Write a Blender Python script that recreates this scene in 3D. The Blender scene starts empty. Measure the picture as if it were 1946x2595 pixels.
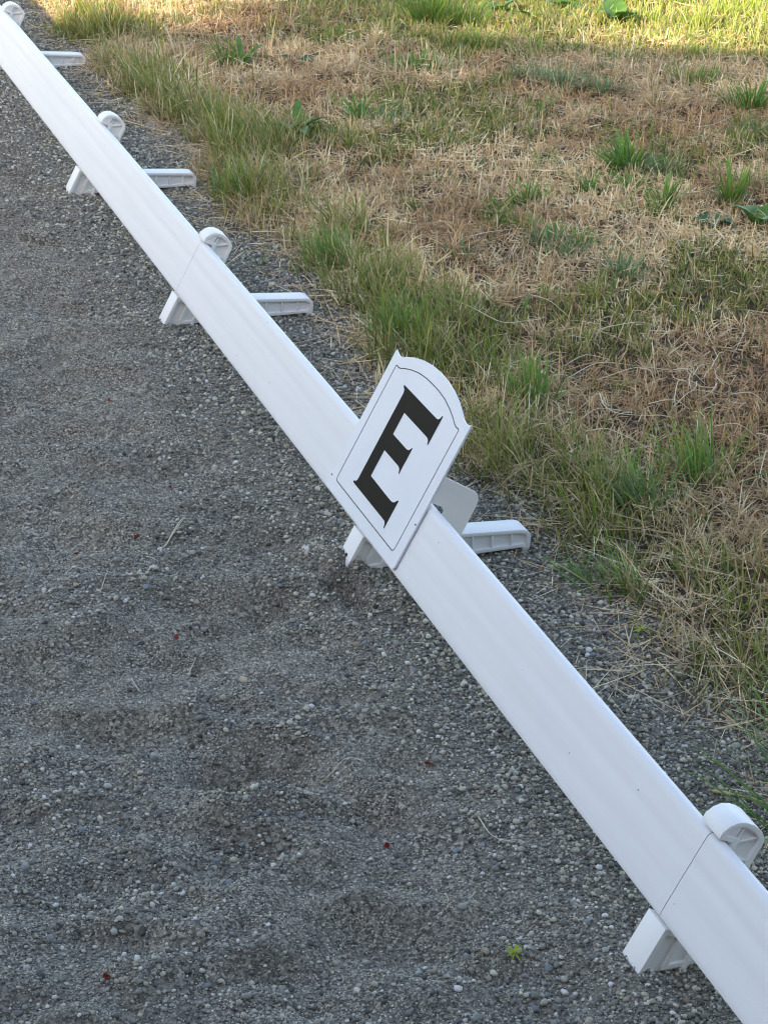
import bpy, bmesh, math, random
import numpy as np
from mathutils import Matrix, Vector

random.seed(7)
rng = np.random.default_rng(11)
scene = bpy.context.scene
C = scene.collection

# ------------------------------------------------------------------ camera
cam_d = bpy.data.cameras.new('camera')
cam_d.sensor_fit = 'VERTICAL'; cam_d.sensor_height = 36.0; cam_d.sensor_width = 27.0
cam_d.lens = 5182.76 * 36.0 / 2595.0
cam_d.clip_start = 0.05; cam_d.clip_end = 2000
cam = bpy.data.objects.new('camera', cam_d); C.objects.link(cam)
Rv = Vector((0.99929931, 0.01634091, 0.03367299)); Uv = Vector((-0.03742854, 0.43628367, 0.8990304))
Fv = Vector((0, 0.89966079, -0.43658958)); CH = 1.38315
M = Matrix((( Rv.x, Uv.x, -Fv.x, 0), (Rv.y, Uv.y, -Fv.y, 0), (Rv.z, Uv.z, -Fv.z, CH), (0, 0, 0, 1)))
cam.matrix_world = M
scene.camera = cam

# ------------------------------------------------------------------ sky, sun, exposure
SUN_EL = math.radians(26.0)
SUN_FROM = Vector((-0.50, -0.866, 0)).normalized()          # horizontal direction towards the sun
world = bpy.data.worlds.new('World'); scene.world = world; world.use_nodes = True
wn = world.node_tree; wn.nodes.clear()
sky = wn.nodes.new('ShaderNodeTexSky'); sky.sky_type = 'NISHITA'; sky.sun_disc = False
sky.sun_elevation = SUN_EL
sky.sun_rotation = math.atan2(SUN_FROM.x, SUN_FROM.y)
sky.air_density = 1.0; sky.dust_density = 1.5; sky.ozone_density = 0.6
bg = wn.nodes.new('ShaderNodeBackground'); bg.inputs['Strength'].default_value = 0.15
wo = wn.nodes.new('ShaderNodeOutputWorld')
wn.links.new(sky.outputs[0], bg.inputs[0]); wn.links.new(bg.outputs[0], wo.inputs[0])
sun_d = bpy.data.lights.new('sun', 'SUN'); sun_d.energy = 3.4; sun_d.angle = math.radians(0.53)
sun_d.color = (1.0, 0.86, 0.66)
sun = bpy.data.objects.new('sun', sun_d); C.objects.link(sun)
to_sun = Vector((SUN_FROM.x * math.cos(SUN_EL), SUN_FROM.y * math.cos(SUN_EL), math.sin(SUN_EL)))
sun.rotation_euler = to_sun.to_track_quat('Z', 'Y').to_euler()
sun.location = (-8, -4, 12)
vs = scene.view_settings
vs.view_transform = 'Standard'; vs.look = 'None'; vs.gamma = 1.0; vs.exposure = 1.9
vs.use_curve_mapping = False
vs.use_white_balance = True; vs.white_balance_temperature = 7350; vs.white_balance_tint = 10
scene.cycles.max_bounces = 6
scene.cycles.filter_width = 1.1
scene.cycles.use_denoising = True

# ------------------------------------------------------------------ frame of the rail line
PH = math.radians(20.8982)
AX = np.array([-math.sin(PH), math.cos(PH)])       # along the rails, away from the camera
BX = np.array([math.cos(PH), math.sin(PH)])        # across, from the arena to the lawn
O0 = np.array([0.285651, 1.759813])
UB, ZB = 0.021816, 0.060764                         # lower front edge of the rail
LV, LN = (0.45537, 0.8903), (0.8903, -0.45537)      # up the leaning face / into its back

def su(x, y):
    dx, dy = x - O0[0], y - O0[1]
    return dx * AX[0] + dy * AX[1], dx * BX[0] + dy * BX[1]
def xy(s, u):
    return O0[0] + AX[0] * s + BX[0] * u, O0[1] + AX[1] * s + BX[1] * u
def vn(v, n):                                       # face coordinates -> (u, z)
    return UB + v * LV[0] + n * LN[0], ZB + v * LV[1] + n * LN[1]

# ------------------------------------------------------------------ noise and ground height
_perm = np.random.default_rng(3).permutation(512)
_grad = np.random.default_rng(4).uniform(0, 2 * math.pi, 512)
def noise(x, y, f, seed=0):
    x = np.asarray(x, float) * f + 17.3 * seed + 500; y = np.asarray(y, float) * f + 9.1 * seed + 500
    xi = np.floor(x).astype(int); yi = np.floor(y).astype(int); fx = x - xi; fy = y - yi
    def gr(ix, iy, dx, dy):
        a = _grad[_perm[(_perm[(ix + seed * 7) & 511] + iy) & 511]]
        return np.cos(a) * dx + np.sin(a) * dy
    w = lambda t: t * t * t * (t * (t * 6 - 15) + 10)
    u, v = w(fx), w(fy)
    a = gr(xi, yi, fx, fy) * (1 - u) + gr(xi + 1, yi, fx - 1, fy) * u
    b = gr(xi, yi + 1, fx, fy - 1) * (1 - u) + gr(xi + 1, yi + 1, fx - 1, fy - 1) * u
    return (a * (1 - v) + b * v) * 1.5
def sstep(a, b, t):
    t = np.clip((np.asarray(t, float) - a) / (b - a), 0, 1); return t * t * (3 - 2 * t)
def edge_u(s):                                      # where the lawn begins
    return 0.320 + 0.06 * noise(s, 0 * s, 1.6, 31) + 0.05 * noise(s, 0 * s, 5.5, 32) + 0.03 * sstep(0.9, 0.2, s)
HOLLOWS = [(-.150, 2.110, .080, .055, .062), (-.27, 2.41, .10, .05, .014),
           (-.36, 2.92, .12, .06, .014), (-.16, 1.93, .07, .04, .020), (.02, 1.80, .08, .05, .020), (-.02, 2.02, .08, .04, .018), (-.30, 2.18, .08, .04, .018), (-.20, 2.55, .08, .04, .016),
           (-.28, 1.76, .07, .03, .016), (-.32, 3.45, .12, .07, .014), (-.50, 3.10, .10, .05, .014), (-.02, 2.30, .07, .05, .010),
           (-.14, 2.75, .08, .05, .012), (-.62, 3.75, .12, .08, .016), (-.30, 3.75, .10, .05, .012), (-.22, 2.05, .05, .03, .008)]
MOUNDS = [(.030, 2.555, .05, .04, .024), (-.12, 2.045, .08, .025, .014), (-.33, 1.93, .08, .05, .010), (-.05, 2.0, .06, .03, .010),
          (-.25, 1.70, .12, .03, .010), (-.43, 2.75, .12, .05, .010)]
SUPPORTS = [-1.95, -1.02, 0.0, 0.955, 2.0, 2.846, 4.0, 4.95, 6.0]
def ground(x, y):
    x = np.asarray(x, float); y = np.asarray(y, float)
    s, u = su(x, y)
    near = sstep(14, 7, np.hypot(x, y - 3))
    arena = sstep(0.03, -0.12, u)
    wob = x + .05 * noise(x, y, 3, 8)
    h = arena * near * (0.018 * noise(wob, y * 1.7, 4.2, 1) - 0.020 * np.abs(noise(wob, y * 1.9, 6.5, 2)) + 0.008 * noise(x * .9, y * 1.7, 9, 4) + 0.006 * noise(x + .4 * y, y - .5 * x, 15, 14) + 0.005 * noise(x, y, 27, 3) + .004)
    h = h + (1 - arena) * near * 0.002 * noise(x, y, 14, 5)
    for (hx, hy, rx, ry, d) in HOLLOWS:
        q = np.sqrt(((x - hx) / rx) ** 2 + ((y - hy) / ry) ** 2) * (1 + .25 * noise(x, y, 14, 6))
        h = h - d * np.exp(-q ** 3) * arena + 0.22 * d * np.exp(-((q - 1.55) / .35) ** 2) * arena
    for (hx, hy, rx, ry, d) in MOUNDS:
        q = ((x - hx) / rx) ** 2 + ((y - hy) / ry) ** 2
        h = h + d * np.exp(-q)
    lawn = sstep(0, .25, u - edge_u(s))
    h = h + lawn * near * (0.010 + 0.012 * noise(x, y, 2.1, 9) + 0.010 * noise(x, y, 5.5, 10))
    flat = np.zeros_like(h)
    for si in SUPPORTS:
        flat = np.maximum(flat, sstep(.13, .05, np.abs(s - si)) * sstep(.34, .28, u) * sstep(-.06, -.02, u))
    level = -.002 + 0.008 * sstep(.03, .0, u)
    h = h * (1 - flat) + level * flat
    sign_heap = 0.022 * np.exp(-((s - .945) / .06) ** 2 - ((u - .0) / .04) ** 2)
    q = np.sqrt(((x + .046 + .25 * (y - 2.575)) / .020) ** 2 + ((y - 2.578) / .042) ** 2) * (1 + .55 * noise(x, y, 22, 6) + .35 * noise(x, y, 55, 7))
    pit = .046 * np.exp(-q ** 2.4) - .006 * np.exp(-((q - 1.5) / .3) ** 2)
    return h + sign_heap - pit
def gz(x, y): return float(ground(np.array([x]), np.array([y]))[0])

# ------------------------------------------------------------------ materials
def new_mat(name):
    m = bpy.data.materials.new(name); m.use_nodes = True
    nt = m.node_tree; nt.nodes.clear()
    out = nt.nodes.new('ShaderNodeOutputMaterial')
    return m, nt, out
def nd(nt, typ, **kw):
    n = nt.nodes.new(typ)
    for k, v in kw.items(): setattr(n, k, v)
    return n
def principled(nt, out, rough=.5, spec=.5):
    p = nd(nt, 'ShaderNodeBsdfPrincipled'); p.inputs['Roughness'].default_value = rough
    p.inputs['Specular IOR Level'].default_value = spec
    nt.links.new(p.outputs[0], out.inputs[0]); return p
def ramp(nt, stops, interp='LINEAR'):
    r = nd(nt, 'ShaderNodeValToRGB'); cr = r.color_ramp; cr.interpolation = interp
    while len(cr.elements) < len(stops): cr.elements.new(.5)
    for e, (p, c) in zip(cr.elements, stops): e.position = p; e.color = (*c, 1)
    return r
def mix_rgb(nt, a, b, fac, mode='MIX'):
    m = nd(nt, 'ShaderNodeMix', data_type='RGBA', blend_type=mode)
    for sock, val in ((m.inputs[0], fac), (m.inputs[6], a), (m.inputs[7], b)):
        if isinstance(val, bpy.types.NodeSocket): nt.links.new(val, sock)
        elif isinstance(val, tuple): sock.default_value = (*val, 1)
        else: sock.default_value = val
    return m.outputs[2]

def plastic(name, col, rough, bump=.00012, scale=900, specks=True, streak=False):
    m, nt, out = new_mat(name); p = principled(nt, out, rough, .45)
    tc = nd(nt, 'ShaderNodeTexCoord')
    n1 = nd(nt, 'ShaderNodeTexNoise'); n1.inputs['Scale'].default_value = 9; n1.inputs['Detail'].default_value = 2.5
    mpg = nd(nt, 'ShaderNodeMapping'); mpg.inputs['Scale'].default_value = (9, .35, 9) if streak else (1, 1, 1)
    nt.links.new(tc.outputs['Object'], mpg.inputs[0]); nt.links.new(mpg.outputs[0], n1.inputs[0])
    r = ramp(nt, [(.3, tuple(c * .955 for c in col)), (.7, tuple(min(.9, c * 1.015) for c in col))]); nt.links.new(n1.outputs[0], r.inputs[0])
    c = r.outputs[0]
    if specks:
        n2 = nd(nt, 'ShaderNodeTexVoronoi'); n2.inputs['Scale'].default_value = 26
        nt.links.new(tc.outputs['Object'], n2.inputs[0])
        lt = nd(nt, 'ShaderNodeMath', operation='LESS_THAN'); nt.links.new(n2.outputs['Distance'], lt.inputs[0]); lt.inputs[1].default_value = .028
        c = mix_rgb(nt, c, (.10, .09, .08), lt.outputs[0])
    nt.links.new(c, p.inputs['Base Color'])
    n3 = nd(nt, 'ShaderNodeTexNoise'); n3.inputs['Scale'].default_value = scale; n3.inputs['Detail'].default_value = 2
    nt.links.new(tc.outputs['Object'], n3.inputs[0])
    b = nd(nt, 'ShaderNodeBump'); b.inputs['Strength'].default_value = .5; b.inputs['Distance'].default_value = bump
    nt.links.new(n3.outputs[0], b.inputs['Height']); nt.links.new(b.outputs[0], p.inputs['Normal'])
    return m
M_RAIL = plastic('white_pvc', (.725, .727, .748), .40, streak=True)
M_SUP = plastic('white_moulded_plastic', (.80, .80, .80), .5, .0004, 420)
M_SIGN = plastic('white_sign_plastic', (.70, .73, .79), .33, .0001, 1200, False)
def flatmat(name, col, rough=.5, spec=.4):
    m, nt, out = new_mat(name); p = principled(nt, out, rough, spec); p.inputs['Base Color'].default_value = (*col, 1); return m
M_INK = flatmat('black_print', (.014, .011, .009), .6, .12)
M_DARK = flatmat('dark_steel', (.03, .03, .03), .4)

def leafmat(name, attr=True, col=(.1, .2, .03), trans=.3, rough=.5):
    m, nt, out = new_mat(name)
    p = nd(nt, 'ShaderNodeBsdfPrincipled'); p.inputs['Roughness'].default_value = rough; p.inputs['Specular IOR Level'].default_value = .25
    t = nd(nt, 'ShaderNodeBsdfTranslucent'); mx = nd(nt, 'ShaderNodeMixShader'); mx.inputs[0].default_value = trans
    if attr:
        a = nd(nt, 'ShaderNodeAttribute', attribute_name='col'); c = a.outputs['Color']
    else:
        oi = nd(nt, 'ShaderNodeTexCoord'); n = nd(nt, 'ShaderNodeTexNoise'); n.inputs['Scale'].default_value = 60; n.inputs['Detail'].default_value = 4
        nt.links.new(oi.outputs['Object'], n.inputs[0])
        r = ramp(nt, [(.3, tuple(k * .7 for k in col)), (.7, tuple(k * 1.25 for k in col))]); nt.links.new(n.outputs[0], r.inputs[0]); c = r.outputs[0]
    nt.links.new(c, p.inputs['Base Color']); nt.links.new(c, t.inputs['Color'])
    nt.links.new(p.outputs[0], mx.inputs[1]); nt.links.new(t.outputs[0], mx.inputs[2]); nt.links.new(mx.outputs[0], out.inputs[0])
    return m
M_GRASS = leafmat('grass_blade', True, trans=.3)
M_STRAW = leafmat('dry_straw', True, trans=.15, rough=.6)
M_LEAF = leafmat('broad_leaf', False, (.09, .20, .045), .25, .4)
M_LEAFD = leafmat('dark_broad_leaf', False, (.035, .11, .05), .2, .35)
M_RED = leafmat('red_leaf', False, (.24, .028, .014), .25, .5)
M_SPROUT = leafmat('yellow_green_sprout', False, (.42, .50, .06), .3, .5)

# ground: footing sand with grains, soil and thatch under the lawn
def ground_mat():
    m, nt, out = new_mat('ground_surface'); p = principled(nt, out, .92, .25)
    ge = nd(nt, 'ShaderNodeNewGeometry'); pos = ge.outputs['Position']
    def vor(scale):
        v = nd(nt, 'ShaderNodeTexVoronoi'); v.inputs['Scale'].default_value = scale; nt.links.new(pos, v.inputs[0]); return v
    def noi(scale, det=4):
        v = nd(nt, 'ShaderNodeTexNoise'); v.inputs['Scale'].default_value = scale; v.inputs['Detail'].default_value = det
        nt.links.new(pos, v.inputs[0]); return v
    v1, v2 = vor(400), vor(230)
    sx = nd(nt, 'ShaderNodeSeparateColor'); nt.links.new(v1.outputs['Color'], sx.inputs[0])
    r1 = ramp(nt, [(0, (0.055, 0.050, 0.041)), (.30, (0.134, 0.125, 0.105)), (.6, (0.229, 0.212, 0.183)), (.85, (0.357, 0.335, 0.288)), (1, (0.595, 0.555, 0.469))])
    nt.links.new(sx.outputs[0], r1.inputs[0])
    sx2 = nd(nt, 'ShaderNodeSeparateColor'); nt.links.new(v2.outputs['Color'], sx2.inputs[0])
    r2 = ramp(nt, [(0, (0.060, 0.055, 0.046)), (.4, (0.148, 0.139, 0.120)), (.75, (0.289, 0.271, 0.232)), (1, (0.516, 0.478, 0.399))])
    nt.links.new(sx2.outputs[1], r2.inputs[0])
    nb = noi(7, 5); rb = ramp(nt, [(.42, (0, 0, 0)), (.62, (1, 1, 1))]); nt.links.new(nb.outputs[0], rb.inputs[0])
    grains = mix_rgb(nt, r1.outputs[0], r2.outputs[0], rb.outputs[0])
    nc = noi(3.1, 4); rc = ramp(nt, [(.30, (.86, .845, .81)), (.56, (1.0, .995, .98)), (.75, (1.08, 1.07, 1.04))]); nt.links.new(nc.outputs[0], rc.inputs[0])
    sand = mix_rgb(nt, grains, rc.outputs[0], 1.0, 'MULTIPLY')
    ns = noi(60, 6); soil = ramp(nt, [(.3, (.030, .020, .012)), (.5, (.065, .045, .028)), (.72, (.13, .095, .058))])
    nt.links.new(ns.outputs[0], soil.inputs[0])
    at = nd(nt, 'ShaderNodeAttribute', attribute_name='lawn')
    ac = nd(nt, 'ShaderNodeAttribute', attribute_name='coarse')
    fines = ramp(nt, [(.3, (.06, .055, .047)), (.7, (.15, .14, .12))]); nt.links.new(ns.outputs[0], fines.inputs[0])
    sand = mix_rgb(nt, sand, fines.outputs[0], ac.outputs['Fac'])
    col = mix_rgb(nt, sand, soil.outputs[0], at.outputs['Fac'])
    nt.links.new(col, p.inputs['Base Color'])
    b1 = nd(nt, 'ShaderNodeBump'); b1.inputs['Strength'].default_value = .9; b1.inputs['Distance'].default_value = .0016; b1.invert = True
    nt.links.new(v1.outputs['Distance'], b1.inputs['Height'])
    b2 = nd(nt, 'ShaderNodeBump'); b2.inputs['Strength'].default_value = .8; b2.inputs['Distance'].default_value = .002
    n4 = noi(180, 6); nt.links.new(n4.outputs[0], b2.inputs['Height']); nt.links.new(b1.outputs[0], b2.inputs['Normal'])
    nt.links.new(b2.outputs[0], p.inputs['Normal'])
    return m
M_GROUND = ground_mat()

def stone_mat(name, stops, rnd=True, rough=.8):
    m, nt, out = new_mat(name); p = principled(nt, out, rough, .3)
    tc = nd(nt, 'ShaderNodeTexCoord'); n = nd(nt, 'ShaderNodeTexNoise'); n.inputs['Scale'].default_value = 1.6; n.inputs['Detail'].default_value = 5
    nt.links.new(tc.outputs['Object'], n.inputs[0])
    oi = nd(nt, 'ShaderNodeObjectInfo'); r = ramp(nt, stops, 'LINEAR'); nt.links.new(oi.outputs['Random'], r.inputs[0])
    rv = ramp(nt, [(.3, (.78, .78, .78)), (.7, (1.15, 1.15, 1.15))]); nt.links.new(n.outputs[0], rv.inputs[0])
    c = mix_rgb(nt, r.outputs[0], rv.outputs[0], 1.0, 'MULTIPLY')
    nt.links.new(c, p.inputs['Base Color']); return m
M_SLATE = stone_mat('coarse_gravel_stone', [(0, (0.057, 0.055, 0.052)), (.12, (0.216, 0.218, 0.200)), (.24, (0.096, 0.100, 0.090)), (.36, (0.331, 0.329, 0.288)), (.48, (0.167, 0.165, 0.156)), (.60, (0.433, 0.427, 0.367)), (.68, (0.243, 0.206, 0.154)), (.78, (0.535, 0.523, 0.443)), (.86, (0.307, 0.270, 0.200)), (.94, (0.612, 0.584, 0.488)), (1, (0.620, 0.620, 0.620))])
M_GRAVEL = stone_mat('gravel_stone', [(0, (0.063, 0.060, 0.050)), (.10, (0.243, 0.229, 0.197)), (.22, (0.102, 0.100, 0.087)), (.34, (0.407, 0.391, 0.327)),
                                      (.46, (0.192, 0.181, 0.157)), (.58, (0.510, 0.489, 0.409)), (.66, (0.255, 0.218, 0.164)), (.76, (0.587, 0.562, 0.477)), (.86, (0.331, 0.288, 0.215)), (.95, (0.620, 0.602, 0.499)), (1, (0.620, 0.620, 0.620))])

# ------------------------------------------------------------------ helpers
def link(name, me, mat=None, parent=None):
    o = bpy.data.objects.new(name, me); C.objects.link(o)
    if mat: me.materials.clear(); me.materials.append(mat)
    if parent: o.parent = parent
    return o
def tag(o, label=None, cat=None, group=None, kind=None):
    if label: o['label'] = label
    if cat: o['category'] = cat
    if group: o['group'] = group
    if kind: o['kind'] = kind
    return o
def empty(name, loc=(0, 0, 0), rz=0):
    o = bpy.data.objects.new(name, None); C.objects.link(o); o.location = loc; o.rotation_euler = (0, 0, rz); o.empty_display_size = .05; return o
def bm_mesh(name, bm, smooth=False, angle=None):
    bmesh.ops.recalc_face_normals(bm, faces=bm.faces)
    me = bpy.data.meshes.new(name); bm.to_mesh(me); bm.free()
    if smooth:
        for p in me.polygons: p.use_smooth = True
    return me
def inset(poly, d):                                   # offset a closed polygon inwards (counter-clockwise input)
    n = len(poly); out = []
    area = sum(poly[i][0] * poly[(i + 1) % n][1] - poly[(i + 1) % n][0] * poly[i][1] for i in range(n))
    sg = 1 if area > 0 else -1
    for i in range(n):
        p0, p1, p2 = Vector(poly[i - 1]), Vector(poly[i]), Vector(poly[(i + 1) % n])
        a = (p1 - p0).normalized(); b = (p2 - p1).normalized()
        na = Vector((-a.y, a.x)) * sg; nb = Vector((-b.y, b.x)) * sg
        k = na + nb; k = k / max(.35, k.length_squared) * 2
        q = p1 + k * d * 1.0
        out.append((q.x, q.y))
    return out
def arc(poly, idx, r, n=4):                           # round the corners idx of a polygon
    out = []
    for i, p in enumerate(poly):
        if i not in idx: out.append(p); continue
        p0, p1, p2 = Vector(poly[i - 1]), Vector(p), Vector(poly[(i + 1) % len(poly)])
        a = (p0 - p1); b = (p2 - p1); rr = min(r, a.length * .48, b.length * .48); a.normalize(); b.normalize()
        s, e = p1 + a * rr, p1 + b * rr
        for k in range(n + 1):
            t = k / n; q = s * (1 - t) ** 2 + p1 * 2 * t * (1 - t) + e * t * t; out.append((q.x, q.y))
    return out
# local frame of a support or rail: x = across (u), y = along (s), z = up
def extrude(bm, poly, y0, y1):
    a = [bm.verts.new((p[0], y0, p[1])) for p in poly]; b = [bm.verts.new((p[0], y1, p[1])) for p in poly]
    n = len(poly); bm.faces.new(a); bm.faces.new(b[::-1])
    for i in range(n): bm.faces.new((a[i], b[i], b[(i + 1) % n], a[(i + 1) % n]))
def ring(bm, poly, inn, y0, y1):
    n = len(poly)
    vs_ = [[bm.verts.new((p[0], y, p[1])) for p in q] for q in (poly, inn) for y in (y0, y1)]
    o0, o1, i0, i1 = vs_
    for i in range(n):
        j = (i + 1) % n
        bm.faces.new((o0[i], o1[i], o1[j], o0[j])); bm.faces.new((i0[i], i0[j], i1[j], i1[i]))
        bm.faces.new((o0[i], o0[j], i0[j], i0[i])); bm.faces.new((o1[i], i1[i], i1[j], o1[j]))
def bevel_sharp(bm, w, seg=2, ang=25):
    bmesh.ops.recalc_face_normals(bm, faces=bm.faces)
    ed = [e for e in bm.edges if len(e.link_faces) == 2 and e.calc_face_angle(0) > math.radians(ang)]
    bmesh.ops.bevel(bm, geom=ed, offset=w, segments=seg, affect='EDGES', profile=.5, clamp_overlap=True)
def autosmooth(o, ang=40):
    for p in o.data.polygons: p.use_smooth = True
    md = o.modifiers.new('edges', 'EDGE_SPLIT'); md.split_angle = math.radians(ang)

# ================================================================== GROUND
def coarse_field(x, y):
    s, u = su(x, y)
    c = sstep(-.15, -.03, u + .05 * noise(x, y, 6, 51)) * (.8 + .75 * sstep(-.02, .05, u))
    c = np.maximum(c, sstep(.15, .55, noise(x, y, 3.3, 52) + .4 * noise(x, y, 9, 53)) * .6)
    c = np.maximum(c, sstep(2.1, 1.7, y + .35 * noise(x, y, 5, 54)) * .4)
    for cx, cy, r in ((-.36, 2.02, .10), (-.12, 2.0, .09), (.18, 1.72, .12), (.02, 2.62, .06), (-.30, 1.86, .10)):
        c = np.maximum(c, .85 * np.exp(-((x - cx) ** 2 + (y - cy) ** 2) / r ** 2))
    return c
def axis(a, b, step, far, gr=1.28):
    mid = list(np.arange(a, b + 1e-6, step)); lo = []; hi = []; d = step; p = a
    while p > -far: d *= gr; p -= d; lo.append(p)
    d = step; p = mid[-1]
    while p < far: d *= gr; p += d; hi.append(p)
    return np.array(lo[::-1] + mid + hi)
gx = axis(-1.9, 1.7, .009, 260); gy = axis(1.3, 7.4, .011, 260)
GX, GY = np.meshgrid(gx, gy); hx, hy = GX.ravel(), GY.ravel(); hz = ground(hx, hy)
nx, ny = len(gx), len(gy)
idx = np.arange(nx * ny).reshape(ny, nx)
quads = np.stack([idx[:-1, :-1], idx[:-1, 1:], idx[1:, 1:], idx[1:, :-1]], -1).reshape(-1, 4)
def sheet(x, y):
    i = np.clip(np.searchsorted(gx, x) - 1, 0, nx - 2); j = np.clip(np.searchsorted(gy, y) - 1, 0, ny - 2)
    fx = (x - gx[i]) / (gx[i + 1] - gx[i]); fy = (y - gy[j]) / (gy[j + 1] - gy[j]); Hh = hz.reshape(ny, nx)
    return (Hh[j, i] * (1 - fx) + Hh[j, i + 1] * fx) * (1 - fy) + (Hh[j + 1, i] * (1 - fx) + Hh[j + 1, i + 1] * fx) * fy
def np_mesh(name, V, faces_flat, sizes, smooth=True, cols=None):
    me = bpy.data.meshes.new(name)
    me.vertices.add(len(V)); me.vertices.foreach_set('co', np.ascontiguousarray(V, np.float32).ravel())
    me.loops.add(len(faces_flat)); me.loops.foreach_set('vertex_index', np.ascontiguousarray(faces_flat, np.int32))
    me.polygons.add(len(sizes)); st = np.concatenate([[0], np.cumsum(sizes)[:-1]]).astype(np.int32)
    me.polygons.foreach_set('loop_start', st)
    me.polygons.foreach_set('use_smooth', np.full(len(sizes), smooth))
    if cols is not None:
        at = me.attributes.new('col', 'FLOAT_COLOR', 'POINT')
        at.data.foreach_set('color', np.concatenate([cols, np.ones((len(cols), 1))], 1).astype(np.float32).ravel())
    me.update(calc_edges=True); return me
gm = np_mesh('ground', np.stack([hx, hy, hz], 1), quads.ravel(), np.full(len(quads), 4))
s_, u_ = su(hx, hy)
lawn = sstep(-.05, .06, u_ - edge_u(s_) + .05 * noise(hx, hy, 18, 12))
la = gm.attributes.new('lawn', 'FLOAT', 'POINT'); la.data.foreach_set('value', lawn.astype(np.float32))
lc = gm.attributes.new('coarse', 'FLOAT', 'POINT'); lc.data.foreach_set('value', np.clip(coarse_field(hx, hy), 0, 1).astype(np.float32) * .45)
tag(link('ground', gm, M_GROUND), kind='structure')

# ================================================================== SHADE BARN (made up, out of view, added to shade the rails)
def shade_barn():
    b = empty('shade_barn', (-4.0, -6.2, 0))
    M_W = flatmat('weathered_boards', (.20, .17, .14), .8); M_R = flatmat('dark_roofing', (.09, .09, .10), .6); M_D = flatmat('shade_barn_door_paint', (.16, .05, .04), .7)
    L, W_, E_, R_ = 11.0, 4.4, 4.20, 4.25
    bm = bmesh.new(); extrude(bm, [(-L, 0), (L, 0), (L, E_), (-L, E_)], -W_ + .2, W_ - .2); link('wall', bm_mesh('wall', bm), M_W, b)
    bm = bmesh.new(); extrude(bm, [(-L - .2, E_ + .003), (L + .2, E_ + .003), (L + .2, E_ + .22), (-L - .2, E_ + .22)], -W_, W_); link('roof', bm_mesh('roof', bm), M_R, b)
    bm = bmesh.new(); extrude(bm, [(-1.5, .05), (1.5, .05), (1.5, 3.0), (-1.5, 3.0)], W_ - .197, W_ - .13); d = link('door', bm_mesh('door', bm), M_D, b)
    bm = bmesh.new(); extrude(bm, [(-1.3, 1.1), (-1.26, 1.1), (-1.26, 1.4), (-1.3, 1.4)], W_ - .128, W_ - .09); link('handle', bm_mesh('handle', bm), M_DARK, d)
    tag(b, 'unseen board building added for its shade, flat dark roof and red sliding door', 'shade_barn')
shade_barn()
M_BARK = flatmat('bark', (.10, .08, .06), .9); M_CROWN = leafmat('tree_leaf', False, (.06, .11, .03), .3)
def shade_tree(x, y, top, label, seed):  # unseen tree, added to dapple the far edge of the shade
    r_ = np.random.default_rng(seed); t = empty('tree', (x, y, 0)); hgt = top * .8
    bm = bmesh.new()
    def limb(p, q, r0, r1, n=7):
        p, q = Vector(p), Vector(q); d = (q - p).normalized(); a = d.orthogonal().normalized(); b = d.cross(a)
        A = [bm.verts.new(p + (a * math.cos(k * 6.283 / n) + b * math.sin(k * 6.283 / n)) * r0) for k in range(n)]
        B = [bm.verts.new(q + (a * math.cos(k * 6.283 / n) + b * math.sin(k * 6.283 / n)) * r1) for k in range(n)]
        for k in range(n): bm.faces.new((A[k], A[(k + 1) % n], B[(k + 1) % n], B[k]))
    limb((0, 0, -.1), (0, 0, hgt * .45), .24, .17); limb((0, 0, hgt * .44), (.1, 0, hgt), .17, .05)
    for k in range(9):
        a = k * 2.4; z0 = hgt * (.4 + .05 * k); limb((0, 0, z0), (1.6 * math.cos(a), 1.6 * math.sin(a), z0 + 1.3), .08, .02, 5)
    link('trunk', bm_mesh('trunk', bm, True), M_BARK, t)
    cl = []
    for k in range(46):
        a = r_.uniform(0, 6.283); rr = 2.7 * math.sqrt(r_.uniform(0, 1)); zc = top - .55 - r_.uniform(0, 1) ** .8 * 4.5 - .22 * rr
        cl.append((rr * math.cos(a), rr * math.sin(a), zc, r_.uniform(.35, .8)))
    N = 26000; ci2 = r_.integers(0, len(cl), N); cc = np.array(cl)[ci2]
    Pc = cc[:, :3] + r_.normal(0, .55, (N, 3)) * cc[:, 3:4]
    a1 = r_.normal(size=(N, 3)); a1 /= np.linalg.norm(a1, axis=1)[:, None]; a2 = np.cross(a1, r_.normal(size=(N, 3))); a2 /= np.linalg.norm(a2, axis=1)[:, None]
    L2 = r_.uniform(.05, .10, (N, 1)); V = np.stack([Pc - a1 * L2, Pc + a2 * L2 * .5, Pc + a1 * L2, Pc - a2 * L2 * .5], 1).reshape(-1, 3)
    link('crown', np_mesh('crown', V, np.arange(4 * N), np.full(N, 4), False), M_CROWN, t)
    tag(t, label, 'tree', 'unseen trees added for dappled shade')
shade_tree(-10.6, -12.6, 11.1, 'unseen leafy tree added for dappled shade', 5)
shade_tree(-14.2, -12.9, 11.4, 'unseen taller leafy tree added for dappled shade', 6)
shade_tree(-6.9, -12.8, 10.85, 'unseen shorter leafy tree added for dappled shade', 8)

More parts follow.
